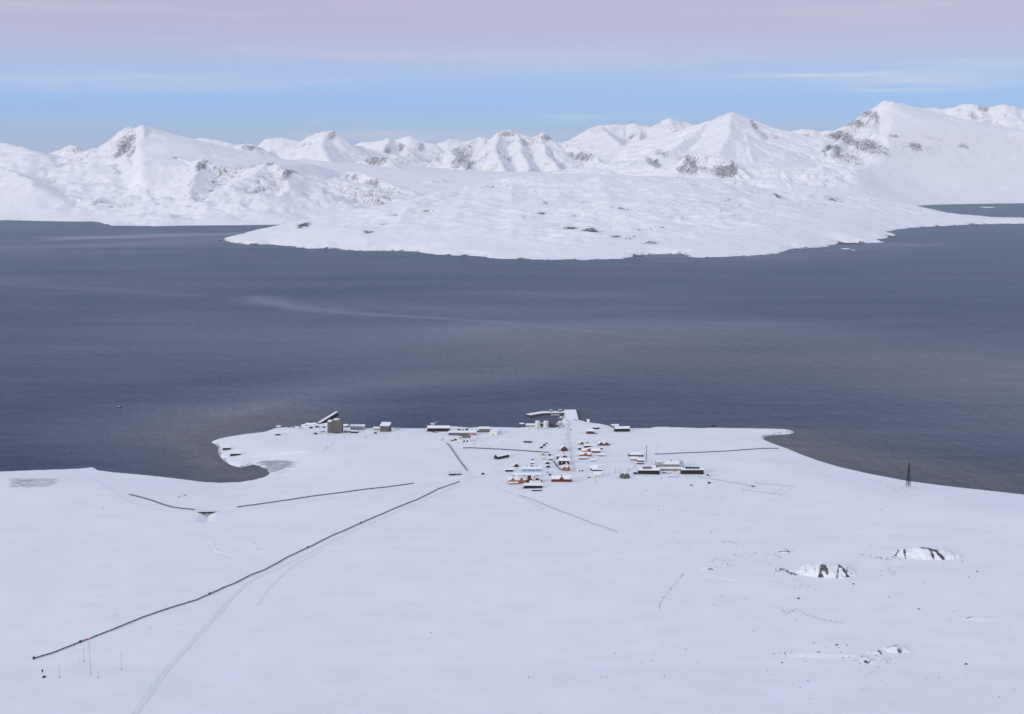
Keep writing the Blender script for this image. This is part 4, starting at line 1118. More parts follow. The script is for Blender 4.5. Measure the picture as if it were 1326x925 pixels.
# --- village: scattered houses
t, W_, d_, H_, k_ = B("house", "dark house turned diagonally with its gable to the left, alone west of the village", "house", 637.8, 646.6, 594.6, 2.6, BLACK, d=24, rise=3.0, axis='y', rot=-0.80, w=8.5)
B("shed", "long narrow black shed left of the pale blue row house", "shed", 654.6, 664.6, 611, 1.9, BLACK, d=7, rise=1.2)
B("hut", "dark gabled hut above the long narrow black shed", "hut", 665.6, 671.8, 604.8, 1.5, BLACK, d=8, rise=2.4, axis='y')
t, W_, d_, H_, k_ = B("row_house", "long pale blue row house in the village with white roof", "house", 675.8, 700.6, 610.6, 2.5, PALEBLUE, d=9, rise=2.0, win=10, doors=(-0.3, 0.1), chimney=2)
HG = "little dark huts in rows"
for (lab, x, y, w_, mat, ax) in (("tiny dark hut, top of the left column of little huts", 689.5, 595.6, 3.0, DARK, 'x'),
                                ("tiny rust red hut in the left column of little huts", 689.0, 601.3, 4.6, RUST, 'x'),
                                ("tiny black hut just above the pale blue row house", 688.5, 605.4, 4.6, BLACK, 'y'),
                                ("tiny ochre hut, palest of the little huts", 703.4, 589.9, 4.6, OCHRE, 'y'),
                                ("tiny dark hut at the right end of the shore duct", 711.8, 590.2, 3.4, DARK, 'y'),
                                ("tiny pale green hut below the ochre one", 704.4, 595.4, 3.8, GREEN, 'y'),
                                ("tiny black hut with a brown end left of the square dark house", 712.6, 596.0, 3.4, BLACK, 'x'),
                                ("tiny black hut left of the bend of the dark steam duct", 709.0, 601.2, 5.0, BLACK, 'y'),
                                ("tiny black gabled hut, lowest of the right column of huts", 709.8, 605.7, 5.0, BLACK, 'y')):
    B("hut", lab, "hut", x - w_ / 2, x + w_ / 2, y, 1.35, mat, d=5.5, rise=1.5 if ax == 'y' else 1.1, axis=ax, group=HG)
B("shed", "tiny brown shed stuck to the right end of a black hut", "shed", 714.6, 716.4, 596.0, 1.3, ORANGE, d=4, rise=0.6)
t, W_, d_, H_, k_ = B("gable_house", "maroon steep gabled house with a flag pole on the village axis", "house", 726.6, 735.0, 584.4, 2.6, MAROON, d=13, rise=4.0, axis='y', win=3, doors=(0.0,))
MB().tube((0, 1, H_ + 3.4), (0, 1, H_ + 9.0), 0.22, 0.1).build("flag_pole", STEEL, t)
MB().box(-1.6, 1.6, -d_ / 2 - 0.1, -d_ / 2 - 0.02, H_ - 0.6, H_ + 1.4).build("gable_panel", RED, t)
B("house", "small square black house between duct and big black house", "house", 720.9, 724.7, 594.6, 2.7, BLACK, d=8, rise=1.2, win=2)
t, W_, d_, H_, k_ = B("house", "dark house with steep roof and tall flue behind the big black house", "house", 727.4, 735.0, 594.2, 1.6, MAROON, d=11, rise=3.0, axis='y')
MB().tube((-1.0, 0, H_ + 2), (-1.0, 0, H_ + 9.5), 0.4, 0.35).build("flue", STEEL, t)
t, W_, d_, H_, k_ = B("big_house", "big black house with white roof in the middle of the village", "house", 723.6, 737.2, 602.2, 4.0, BLACK, d=12, rise=3.2, win=7, doors=(0.05,), chimney=1)
for i in (-1, 1):
    link("frame", FRAME, t, (i * W_ * 0.22, -d_ / 2 - 0.05, H_ * .6))
t, W_, d_, H_, k_ = B("house", "orange-brown house with twin gables in front of the big black house", "house", 728.6, 738.6, 610.0, 3.2, ORANGE, d=10, rise=2.8, gable=2, doors=(0.0,), win=4)
t, W_, d_, H_, k_ = B("long_house", "long dark red house with a central gable and a white roof", "house", 714.2, 740.4, 624.2, 2.8, RED, d=12, rise=3.4, win=13, doors=(-0.35, 0.0, 0.33), gable=1)
MB().box(-0.7, 0.7, -.7, .7, H_ + 2.8, H_ + 5.2).build("chimney", DARK, t)
# big complex lower left
B("house", "pale greenish fronted long house at the back of the lower left block", "house", 663.6, 700.8, 617.2, 1.5, GREEN, d=8, rise=1.6, win=12)
t, W_, d_, H_, k_ = B("row_house", "orange-brown row house with three dark dormers, largest building of the lower village", "house", 658.6, 681.0, 626.4, 3.4, ORANGE, d=13, rise=3.0, gable=2, win=9, doors=(0.1,), rot=0.03)
t, W_, d_, H_, k_ = B("row_house", "rust-brown house joined to the right end of the orange-brown row house", "house", 681.4, 701.4, 624.6, 2.6, RUST, d=13, rise=3.2, win=7, gable=2)
for x in (-0.3, 0.12):
    MB().box(x * W_ - 2.4, x * W_ + 2.4, -d_ / 2 + 1.5, 1.0, H_ + 0.4, H_ + 3.6).build("roof_cabin", BLACK, t)
B("shed", "black shed with a bulging snow load in front of the rust-brown house", "shed", 686.4, 699.4, 626.8, 1.5, BLACK, d=6, rise=1.1, over=0.9, thick=0.9)
B("porch", "red-brown lean-to at the left front of the orange-brown row house", "lean to", 659.0, 671, 627.4, 1.3, RUST, d=5, rise=0.9, rot=0.06)
t, W_, d_, H_, k_ = B("barracks", "long black barracks, lowest building of the village", "barracks", 678.6, 702.4, 632.6, 2.9, BLACK, d=9, rise=2.0, win=8, doors=(0.25,))
MB().prism([(W_ * .18, H_ - .3), (W_ * .36, H_ - .3), (W_ * .27, H_ + 2.2)], -d_ / 2 - .6, 1, 'y').build("dormer", SNOW, t)
B("lean_to", "black lean-to along the left end of the long black barracks", "lean to", 677.0, 678.5, 632.8, 1.4, BLACK, d=5, rise=0.4)
# right cluster
B("house", "low white-roofed house with maroon wall at the back left of the eastern houses", "house", 750.0, 764.6, 575.8, 1.2, RUST, d=9, rise=2.6, win=5, gable=2)
B("house", "rust-red house with twin gables at the back right of the eastern houses", "house", 775.0, 789.8, 577.0, 1.7, RUST, d=9, rise=2.6, win=5, gable=2)
B("house", "white-roofed house with a dark window band amid the eastern houses", "house", 756.6, 764.8, 579.9, 1.9, NAVY, d=9, rise=2.2, win=4)
B("house", "plain white block house beside the one with dark window band", "house", 765.4, 771.8, 579.6, 2.2, WHITE, d=8, rise=1.4, win=2)
B("shed", "black square shed left of the eastern houses", "shed", 749.0, 752.8, 582.6, 2.0, BLACK, d=6, rise=1.0)
B("house", "white-roofed house with thin orange wall left of the biggest eastern house", "house", 753.4, 761.0, 585.0, 1.0, ORANGE, d=10, rise=2.4, win=3)
t, W_, d_, H_, k_ = B("house", "brown house with a long white roof, biggest of the eastern houses", "house", 765.6, 777.2, 586.6, 1.9, RUST, d=10, rise=2.8, win=4)
B("house", "orange-brown annex with dark panels left of the biggest eastern house", "house", 760.8, 768.6, 585.4, 2.8, ORANGE, d=7, rise=1.4, axis='y', win=3)
B("shed", "tiny dark blue shed right of the biggest eastern house", "shed", 777.6, 780.2, 582.0, 1.5, NAVY, d=4, rise=0.8)
t, W_, d_, H_, k_ = B("house", "orange house with a central gable in the front row of the eastern houses", "house", 750.0, 766.2, 591.2, 1.9, ORANGE, d=9, rise=2.6, win=6, gable=1)
B("house", "small white-roofed house with grey-blue wall right of the orange front row", "house", 774.4, 783.2, 591.0, 1.1, SLATE, d=8, rise=1.8, win=3)
B("house", "low white house with a dark and red wall below the orange house", "house", 750.4, 760.4, 595.0, 1.2, MAROON, d=7, rise=1.6, win=3)
B("house", "small pale green house below the eastern houses", "house", 765.2, 771.0, 598.0, 1.5, GREEN, d=7, rise=1.8, chimney=1, win=2)
t, W_, d_, H_, k_ = B("house", "white-roofed house with a navy wall behind the bright white block", "house", 764.6, 773.8, 608.8, 1.6, NAVY, d=9, rise=3.4, axis='x', win=3)
B("house", "low navy wing with white roof between the navy house and white block", "house", 767.2, 779.2, 610.2, 1.4, NAVY, d=6, rise=1.2, win=4)
t, W_, d_, H_, k_ = B("house", "bright white house with three black windows below the navy house", "house", 768.8, 777.8, 618.6, 3.4, WHITE, d=10, rise=2.4, roof=SNOW)
for x in (-0.25, 0.0, 0.33):
    MB().box(x * W_ - 0.55, x * W_ + 0.55, -d_ / 2 - 0.1, -d_ / 2 - 0.02, 1.2, 2.8).build("window", GLASS, t)
# houses right of the village
t, W_, d_, H_, k_ = B("house", "long white house with black ends, farthest of the three near the lattice pole", "house", 815.2, 831.8, 591.4, 1.9, GREY, d=9, rise=2.2, win=6)
for s in (-1, 1):
    MB().box(s * W_ / 2 - 1.2, s * W_ / 2 + 1.2, -d_ / 2 - 0.4, d_ / 2 + .2, -.5, H_ * 0.9).build("end_porch", BLACK, t)
B("house", "pink-walled house with white roof in the middle of the three", "house", 816.6, 825.4, 597.0, 1.9, PINK, d=9, rise=2.2, win=3)
B("house", "house with navy upper wall and white roof, nearest of the three", "house", 825.8, 834.0, 599.0, 2.0, NAVY, d=8, rise=2.0, win=3)
B("shed", "low maroon shed below the house with navy upper wall", "shed", 824.8, 833.8, 601.4, 1.4, MAROON, d=3.5, rise=0.5, win=2)

# --- the station complex to the east
t, W_, d_, H_, k_ = B("station_hall", "large white station building with a row of small dark windows, biggest white building", "station", 849.8, 885.6, 606.6, 4.0, LGREY, d=20, rise=2.6, win=18)
MB().box(W_ / 2 - 6, W_ / 2 - 0.5, -d_ / 2 - 0.2, d_ / 2 - 3, H_ * 0.3, H_ + 2.5).build("end_block", LGREY, t)
MB().box(-W_ / 2, -W_ / 2 + 9, -d_ / 2 - 0.3, 3, H_ - 0.5, H_ + 3.2).build("upper_storey", LGREY, t)
MB().box(-W_ / 2 - .3, -W_ / 2 + 9.3, -d_ / 2 - 0.6, 3.3, H_ + 3.203, H_ + 3.8).build("snow_cap", SNOW, t)
MB().box(2, 3.4, -.7, .7, H_ + 1.5, H_ + 4.2).build("roof_vent", STEEL, t)
B("wing", "low white front wing of the large station building with dark windows", "station wing", 852.6, 884.2, 609.8, 2.0, LGREY, d=9, rise=1.2, win=15, doors=(0.1, -0.3))
t, W_, d_, H_, k_ = B("laboratory", "long black laboratory with snowy roof left of the white station front", "laboratory", 826.6, 854.4, 614.4, 3.9, BLACK, d=10, rise=1.6, win=9, doors=(-0.1,))
for i, (a_, b2, hh, mt) in enumerate(((-0.28, 0.12, 2.6, TIMBER), (0.16, 0.42, 2.0, SNOW))):
    MB().box(a_ * W_, b2 * W_, -1.5, 3, H_ + 0.5, H_ + hh + .6).build("roof_house", mt, t)
for i in range(6):
    MB().box((-0.26 + 0.07 * i) * W_ - .3, (-0.26 + 0.07 * i) * W_ + .3, -0.5, .1, H_ + 3, H_ + 4.2).build("roof_vent", STEEL, t)
t, W_, d_, H_, k_ = B("laboratory", "long black laboratory with dark roof lights right of the white station front", "laboratory", 882.0, 911.2, 614.3, 4.2, BLACK, d=10, rise=1.4, win=10, doors=(0.3,))
for i in range(4):
    MB().box((-0.29 + 0.16 * i) * W_, (-0.29 + 0.16 * i + 0.135) * W_, -2.4, 2.4, H_ + 0.6, H_ + 2.9).build("roof_light", BLACK, t)
B("shed", "brown and orange shed at the left end of the station front", "shed", 844.6, 849.2, 607.6, 2.0, RUST, d=6, rise=1.2)
B("shed", "small black shed on the snow between the two black laboratories, left one", "shed", 857.8, 862.8, 613.0, 1.1, BLACK, d=3.5, rise=0.6)
B("shed", "small grey-black shed on the snow between the two black laboratories, right one", "shed", 864.2, 868.0, 613.4, 1.0, GREY, d=3.5, rise=0.6)

# scrap and gear scattered over the old works
rnd = random.Random(31)
ORD = ["leftmost", "second", "third", "fourth", "fifth", "sixth", "seventh", "eighth", "ninth", "tenth", "eleventh", "twelfth", "thirteenth", "last"]
for i in range(14):
    x = 383 + i * 3.3 + rnd.uniform(-0.9, 0.9); y = 549.0 + (428 - x) / 46 * 4.0 + rnd.uniform(-1.2, 5.0) - 0.05 * max(0, x - 400)
    p = ground_point(x, max(y, 549.5)); L = rnd.uniform(1.6, 4.2)
    t = thing("scrap_pile", "small snow-dusted scrap pile on the west shore, %s from the left of its cluster" % ORD[i], "scrap", tuple(p), rnd.uniform(-0.6, 0.6), "scrap piles by the conveyor")
    rock_mesh(L * 0.6, 1.4, rnd.uniform(0.9, 2.0), 300 + i, 7, 3).build("heap", rnd.choice((STEEL, TIMBER, SLATE, STEEL, NAVY)), t)
    MB().box(-L * 0.3, L * 0.3, 0.1, 1.1, 0.9, 1.5).build("snow_cap", SNOW, t)
for i, (x, y, w_, h_) in enumerate(((400, 549.6, 7, 3), (394, 551.0, 6, 2.4), (424, 549.6, 6, 2.6), (407, 549.4, 5, 3.0))):
    p = ground_point(x, y)
    o = rock_mesh(w_, 4, h_, 340 + i, 9, 4).build("snow_heap", SNOW, None, tuple(p)); o['kind'] = 'structure'

# floes and skerries off the island
def floe(label, px, py, L, seed):
    p = at_level(px, py, 0.4)
    tag(rock_mesh(L / 2, L * 0.8, 2.2, seed, 11, 4).build("ice_floe", SNOW, None, (p[0], p[1], 0)), label, "ice floe")
floe("larger white ice floe off the right shore of the island", 1095, 322.2, 40, 401)
floe("smaller white ice floe off the right shore of the island", 1105, 324.0, 22, 402)
floe("white ice floe in the far inlet at the right edge", 1279, 268.6, 120, 403)
def skerry(label, px, py, L, seed):
    p = at_level(px, py, 0.4)
    tag(rock_mesh(L / 2, L * 0.5, 3.5, seed, 11, 4).build("skerry", STONE, None, (p[0], p[1], 0)), label, "skerry")
skerry("low black skerry along the right shore of the island", 1097, 315.6, 110, 411)
skerry("dark skerry in the small bay at the middle of the island shore", 826, 331.6, 70, 412)
skerry("tiny dark skerry off the left tip of the island", 284, 311.8, 20, 413)
skerry("dark skerry at the far right shore of the island", 1262, 291.6, 70, 414)
skerry("small dark skerry off the stepped shore right of the island centre", 1155, 306.6, 50, 415)

# ------------------------------------------------------------------ ducts, roads, bridge
def ground_line(pxs, step=6.0):
    pts = [ground_point(*p) for p in pxs]
    outp = [pts[0]]
    for a, b in zip(pts[:-1], pts[1:]):
        n = max(1, int(np.linalg.norm((b - a)[:2]) / step))
        for i in range(1, n + 1):
            q = a + (b - a) * (i / n)
            outp.append(q)
    P = np.array(outp)
    P[:, 2] = np.maximum(near_height(P[:, 0], P[:, 1]), 0)
    return P

POST = MB().box(-0.16, 0.16, -0.16, 0.16, -1.0, 0.75).mesh("post", TIMBER)
JOINT = MB().box(-0.75, 0.75, -0.8, 0.8, 0.35, 2.1).mesh("joint_box", BLACK)

def duct(label, pxs, w=1.0, h=1.15, gap=0.4, post_every=2, joints=(), name="utility_duct", cat="duct", mat=None):
    P = ground_line(pxs)
    rnd = random.Random(len(label))
    o = P[0].copy()
    t = thing(name, label, cat, tuple(o))
    n = len(P); tan = np.gradient(P[:, :2], axis=0); tan /= np.linalg.norm(tan, axis=1)[:, None] + 1e-9
    nor = np.stack([-tan[:, 1], tan[:, 0]], 1)
    vs, fs = [], []
    for i in range(n):
        wob = rnd.uniform(-0.12, 0.12)
        for s, z in ((-1, gap), (1, gap), (1, gap + h), (-1, gap + h)):
            q = P[i, :2] + nor[i] * (s * w / 2 + wob) - o[:2]
            vs.append((q[0], q[1], P[i, 2] + z + wob * 0.5 - o[2]))
    for i in range(n - 1):
        for j in range(4):
            fs.append((i * 4 + j, i * 4 + (j + 1) % 4, i * 4 + 4 + (j + 1) % 4, i * 4 + 4 + j))
    fs += [(3, 2, 1, 0), tuple(range(4 * n - 4, 4 * n))]
    MB().add(vs, fs).build("casing", mat or DUCT, t)
    for i in range(0, n, post_every):
        link("post", POST, t, tuple(P[i] - o), (0, 0, math.atan2(tan[i, 1], tan[i, 0])))
    for f in joints:
        i = min(n - 1, int(f * n)); link("joint_box", JOINT, t, tuple(P[i] - o), (0, 0, math.atan2(tan[i, 1], tan[i, 0])))
    return t

duct("longest dark duct, running diagonally from the bottom left up to the village", [(43.9, 853.8), (67, 847), (118.6, 827), (156.7, 812), (186.6, 799.7), (223, 787.4), (253, 778.5), (289.5, 762), (302.7, 757), (324, 746), (342.6, 739),
     (369, 724), (402, 708.5), (432, 693.5), (464, 679.6), (500, 664), (540, 647.8), (567, 634), (595, 624.3)], h=0.85, w=0.8, gap=0.55, joints=(0.0, 0.06, 0.26, 0.5, 0.66), post_every=1)
duct("curved dark duct at far left, ending just before the little bridge", [(167.4, 640.8), (182, 644.5), (196.6, 648.6), (210, 653.5), (223, 657.4), (237, 659.4), (252, 660.7)], h=0.9)
duct("dark duct on trestles running right from the little bridge", [(306.7, 657.4), (330, 654.3), (355.8, 650.7), (380, 647), (405.6, 643), (464, 635.5), (500, 631.5), (536, 626.3)], h=0.9, post_every=1)
duct("grey-brown duct across the snow between the white garage and the village huts", [(599.8, 580.9), (609.6, 580.6), (630, 581.6), (660, 583.2), (690, 585.2), (711, 586.6)], h=1.1, w=1.2)
duct("dark duct slanting down from the white garage to the lumber pile", [(578.6, 574.6), (581, 576), (585, 582), (590, 589.5), (596, 598), (600.6, 604), (605, 610)], h=0.9, w=0.9)
duct("dark duct running right from the village towards the east hook", [(848, 588.8), (870, 588), (895, 586.8), (920, 585.8), (965, 583), (1008, 581.3)], h=0.9, post_every=2)
duct("short bent dark duct reaching the orange-brown gabled house", [(716.6, 597.6), (718.6, 601), (722, 605), (725, 608.2), (728, 608.8)], h=0.9, w=1.2)
duct("thin cable line on posts from the right black laboratory to the wire array", [(905, 618.2), (925, 621.4), (945, 625), (960, 627.4), (975, 629.6)], w=0.22, h=0.25, gap=0.5, name="cable_line", cat="cable")

def fence(label, pxs, every=7.0, hgt=1.3, r=0.09, rails=2, name="fence", cat="fence", posts=True, rr=0.05):
    P = ground_line(pxs, every); o = P[0]
    t = thing(name, label, cat, tuple(o))
    pm = MB().box(-r, r, -r, r, -0.5, hgt).mesh("post", TIMBER)
    if posts:
        for q in P:
            link("post", pm, t, tuple(q - o))
    for k in range(rails):
        m = MB()
        for a, b in zip(P[:-1], P[1:]):
            z = hgt * (0.95 - 0.45 * k)
            m.tube(tuple(a - o + np.array([0, 0, z])), tuple(b - o + np.array([0, 0, z])), rr, n=4)
        m.build("wire", STEEL, t)
    return t
fence("faint dotted fence running down right from below the lower village", [(672, 642), (700, 652), (735, 666), (765, 678), (798, 689)], r=0.16, rr=0.09)
fence("wire fence strip with bent ends on the lower right snow", [(1013, 791), (1018, 795.6), (1030.6, 790), (1046, 797.7), (1067.6, 804), (1091, 808)], r=0.12, rails=1, every=5, rr=0.06)

# the rectangle of low antenna wires east of the laboratories
c_ = [ground_point(*p) for p in ((961.5, 635.2), (978, 626.4), (1028, 631.2), (1012, 641.8))]
o = c_[0]; t = thing("wire_array", "faint slanted rectangle of low wires on posts east of the laboratories", "antenna", tuple(o))
m = MB()
for a, b in zip(c_, c_[1:] + c_[:1]):
    m.tube(tuple(a - o + np.array([0, 0, 1.2])), tuple(b - o + np.array([0, 0, 1.2])), 0.08, n=4)
a_, b_ = c_[1] + (c_[2] - c_[1]) * 0.8, c_[0] + (c_[3] - c_[0]) * 0.8
m.tube(tuple(a_ - o + np.array([0, 0, 1.2])), tuple(b_ - o + np.array([0, 0, 1.2])), 0.08, n=4); m.build("wire", STEEL, t)
pm = MB().box(-0.12, 0.12, -0.12, 0.12, -0.5, 1.9).mesh("post", TIMBER)
for i in range(13):
    for a, b in ((c_[1], c_[2]), (c_[0], c_[3])):
        q = a + (b - a) * (i / 12); q[2] = ground_z(q[0], q[1]); link("post", pm, t, tuple(q - o))
B("hut", "tiny grey hut at the corner of the wire array", "hut", 973.6, 977.2, 630.6, 1.5, STEEL, d=3, rise=0.6)

def road(name, pxs, w=5.0, mat=None, berm=0.30):
    P = ground_line(pxs, 4.0); n = len(P)
    k = np.ones(9) / 9
    for j in (0, 1):
        pad = np.concatenate([np.full(4, P[0, j]), P[:, j], np.full(4, P[-1, j])]); P[:, j] = np.convolve(pad, k, 'valid')
    tan = np.gradient(P[:, :2], axis=0); tan /= np.linalg.norm(tan, axis=1)[:, None] + 1e-9
    nor = np.stack([-tan[:, 1], tan[:, 0]], 1)
    off = [(-w / 2 - 1.6, -0.35), (-w / 2 - 0.5, berm), (-w / 2, 0.10), (-w * 0.3, 0.05), (-w * 0.18, 0.14), (w * 0.18, 0.14), (w * 0.3, 0.05), (w / 2, 0.10), (w / 2 + 0.5, berm), (w / 2 + 1.6, -0.35)]
    s = np.arange(n) * 4.0
    X = np.stack([P[:, 0] + nor[:, 0] * a for a, _ in off], 1); Y = np.stack([P[:, 1] + nor[:, 1] * a for a, _ in off], 1)
    G = np.maximum(near_height(X, Y), 0)
    Z = np.stack([G[:, i] + b * (1 + (0.5 * perlin(s / 17, np.full(n, i * 3.3), 5) if b > 0 else 0)) + 0.10 for i, (a, b) in enumerate(off)], 1)
    return heightfield(name, X, Y, Z, mat or TRACK)

road("road", [(150, 960), (178, 920), (206, 880), (223, 859), (249.6, 830.6), (276, 802), (299.4, 774), (317.7, 757.6), (329, 750), (349, 741.5), (389, 722), (432, 700), (464, 685), (502, 668), (540, 652), (575, 637), (598, 626.5), (612, 620.5), (624, 616)], 3.4)
road("road", [(112, 617), (123.5, 622), (140, 633), (157, 645), (180, 656), (210, 661.3), (235, 662.8), (257, 663.2), (277, 662.8), (309, 660.6), (356, 655.4), (410, 648), (464, 641), (540, 630), (580, 624.5), (604, 620), (620, 617)], 3.0, berm=0.25)
road("road", [(738.5, 531.8), (737.6, 545), (736, 556), (735.6, 566), (737, 574), (739, 582), (741, 596), (744, 612)], 3.6, DIRT)
road("road", [(606, 621), (640, 616), (670, 614.4), (705, 613.4), (745, 612.6), (790, 612), (822, 616), (860, 619.5), (900, 618.5)], 4.0, berm=0.2)
road("road", [(561, 568), (574, 571), (584, 581), (594, 594), (602, 606), (612, 618)], 4.0)
road("track", [(606, 624), (622, 623.4), (640, 630), (655, 637), (672, 644), (705, 660)], 3.0)
road("track", [(700, 648), (790, 652), (860, 657), (930, 661), (1010, 667), (1100, 675), (1190, 682), (1300, 691)], 2.4, berm=0.4)
road("track", [(420, 712), (400, 722), (380, 733), (358, 752), (345, 766), (332, 786)], 1.2, berm=0.15)
road("track", [(0, 636), (50, 636.6), (110, 639), (150, 643)], 2.6, berm=0.35)
road("track", [(742, 598), (770, 600), (800, 598), (818, 599), (826, 604), (812, 610)], 3.0, DIRT, berm=0.2)

def bank(name, pxs, w=7.0, h=1.6):
    P = ground_line(pxs, 3.0); n = len(P)
    tan = np.gradient(P[:, :2], axis=0); tan /= np.linalg.norm(tan, axis=1)[:, None] + 1e-9
    nor = np.stack([-tan[:, 1], tan[:, 0]], 1); s = np.arange(n) * 3.0
    a = np.linspace(-1, 1, 11)
    wv = w * (0.8 + 0.4 * perlin(s / 40, s * 0 + .3, 8))
    X = P[:, :1] + nor[:, :1] * a[None] * wv[:, None]; Y = P[:, 1:2] + nor[:, 1:2] * a[None] * wv[:, None]
    end = np.minimum(1, np.minimum(np.arange(n), n - 1 - np.arange(n)) / 6.0)
    prof = np.cos(a * np.pi / 2) ** 1.5 * 1.0
    Z = near_height(X, Y) + (h * (0.8 + 0.5 * perlin(s / 25, s * 0 + .7, 9)) * end)[:, None] * prof[None] - 0.25
    return heightfield(name, X, Y, Z, MAT_NEAR, {'rock': X * 0, 'ice': X * 0})
for pxs, w, h in (([(322, 592.5), (345, 590), (365, 587), (385, 586), (402, 585.6), (418, 583), (428, 576), (433, 571)], 6, 2.2),
                  ([(212, 686), (235, 681), (250, 678), (262, 677)], 2.2, 1.0), ([(262, 699), (275, 704), (280, 714), (300, 719), (318, 721)], 2.0, 0.9),
                  ([(170, 701), (180, 700.5), (192, 701)], 2.0, 0.8), ([(472, 816), (480, 814.6), (492, 816)], 1.6, 0.8), ([(905, 731), (925, 729), (945, 729)], 2.4, 1.0),
                  ([(925, 748), (950, 752), (975, 753)], 2.5, 0.9), ([(640, 723), (670, 722), (720, 724), (760, 725)], 2.0, 0.6), ([(205, 862), (212, 858), (222, 852)], 1.5, .5),
                  ([(560, 572), (572, 573.5), (582, 578)], 4, 1.4), ([(640, 568), (668, 569), (692, 571)], 4, 1.0), ([(1258, 806), (1276, 805), (1300, 806)], 2.2, 0.9),
                  ([(800, 622), (812, 623), (822, 621.5)], 3, 1.0), ([(545, 667), (560, 661), (575, 657)], 2, .6), ([(410, 734), (420, 730), (430, 728)], 2, .7)):
    bank("snow_bank", pxs, w, h)

# little bridge over the stream gully
a, b = ground_point(256.5, 663.2), ground_point(278.5, 663.2)
o = (a + b) / 2; Lb = np.linalg.norm((b - a)[:2]); top = max(a[2], b[2]) + 0.8
t = thing("bridge", "little dark bridge over a snow-filled gully at left, between two ducts", "bridge", (o[0], o[1], top), math.atan2(b[1] - a[1], b[0] - a[0]))
MB().box(-Lb / 2, Lb / 2, -2.9, 2.6, -2.3, -0.3).build("deck", BLACK, t)
MB().box(-Lb / 2 - .4, Lb / 2 + .4, -2.3, 2.9, -0.297, 0.1).build("snow_cap", SNOW, t)
for s in (-1, 1):
    MB().prism([(s * Lb / 2, -0.9), (s * Lb * 0.27, -0.9), (s * Lb * (0.20 if s < 0 else 0.30), -7.0), (s * Lb * 0.36, -6.0)], -3.4, 2.4, 'y').build("abutment", BLACK, t)
    m = MB()
    for i in range(8):
        x = -Lb / 2 + Lb * i / 7
        m.box(x - .06, x + .06, s * 2.75 - .06, s * 2.75 + .06, -0.6, 0.9)
    m.box(-Lb / 2, Lb / 2, s * 2.75 - .05, s * 2.75 + .05, 0.9, 1.0); m.build("railing", STEEL, t)

# ------------------------------------------------------------------ containers and vehicles
def container(label, px, py, L, rz, mat, group=None, h=3.0, w=2.6, snow=True, name="shipping_container", cat="container"):
    p = ground_point(px, py)
    t = thing(name, label, cat, tuple(p), rz, group)
    m = MB(); n = max(4, int(L / 0.6))
    prof = []
    for i in range(n):          # corrugated long sides
        x = -L / 2 + L * i / n; dx = L / n
        prof += [(x, -w / 2), (x + dx * 0.5, -w / 2), (x + dx * 0.5, -w / 2 + 0.08), (x + dx, -w / 2 + 0.08)]
    prof += [(L / 2, w / 2), (-L / 2, w / 2)]
    m.prism(prof, -0.3, h, 'z').build("body", mat, t)
    MB().box(L / 2 + 0.004, L / 2 + 0.07, -w / 2 + 0.15, w / 2 - 0.15, 0.1, h - 0.1).build("door", mat, t)
    if snow:
        MB().box(-L / 2, L / 2, -w / 2 + 0.1, w / 2, h + 0.003, h + 0.35).build("snow_cap", SNOW, t)
    return t
GC = "dark blue containers in a row behind the village"
container("leftmost container of the row of three, nearly black", 679.8, 573.2, 4.2, 0, NAVY, GC)
container("middle container of the dark blue row of three", 683.6, 573.3, 4.6, 0, NAVY, GC)
container("rightmost container of the row of three, brighter blue", 687.2, 573.5, 4.2, 0, BLUE, GC)
GC2 = "dark containers in a diagonal file"
container("lowest container of the diagonal file above the huts", 701.2, 580.4, 5.6, 0.9, NAVY, GC2)
container("middle black container of the diagonal file above the huts", 704.8, 577.4, 4.0, 0.9, BLACK, GC2)
container("topmost small container of the diagonal file above the huts", 707.4, 574.8, 3.0, 0.5, SLATE, GC2, h=2.0)
container("blue container left of the long dark red house", 712.2, 615.8, 3.8, 0.1, BLUE)
container("small brown crate above the blue container", 709.0, 612.0, 2.8, 0, TIMBER, h=1.3, w=1.6, name="crate", cat="crate")
container("navy container tilted beside the left black laboratory", 822.8, 614.0, 5.4, -0.6, NAVY)
container("navy blue container at the foot of the squat concrete hall", 486.2, 561.6, 4.4, 0, BLUE)
container("navy container lying diagonally on the snow left of the concrete tower", 408.8, 562.4, 7.5, -0.9, NAVY)
container("bright navy container behind the foot of the loading conveyor", 410.6, 553.6, 6.4, 0, BLUE)
container("black container left of the bright navy one", 402.8, 554.8, 5.8, 0, BLACK)
container("grey-blue container just left of the concrete tower", 419.6, 554.2, 4.2, 0.3, SLATE)
container("dark scrap box half buried left of the tower foot", 415.4, 559.8, 2.6, 0.5, SLATE, h=1.4, name="scrap_box", cat="box")
container("dark scrap box nearest the tower foot", 418.8, 559.4, 3.2, -0.4, STEEL, h=1.4, name="scrap_box", cat="box")
GY = "containers in the shore yard"
container("left dark blue container in the shore yard behind the workshop", 594.3, 557.4, 4.2, 0, NAVY, GY)
container("ochre container in the middle of the shore yard", 598.9, 557.6, 3.0, 0.2, OCHRE, GY)
container("right dark blue container in the shore yard", 604.4, 557.2, 5.0, 0.1, NAVY, GY)
container("pale blue low container in front of the station, left", 868.4, 618.0, 6.0, 0, PALEBLUE, h=1.5)
container("pale blue low container in front of the station, right", 876.0, 618.1, 4.4, 0, PALEBLUE, h=1.5)
container("dark blue flat trailer in front of the long black barracks", 695.4, 636.0, 14.0, 0.06, NAVY, h=1.1, w=3, name="flat_trailer", cat="trailer", snow=False)
GT = "black covered stacks on the snow by the laboratories"
container("black covered stack at the right end of the right laboratory", 916.4, 616.0, 2.8, 0.2, BLACK, GT, h=1.5, name="covered_stack", cat="stack", snow=False)
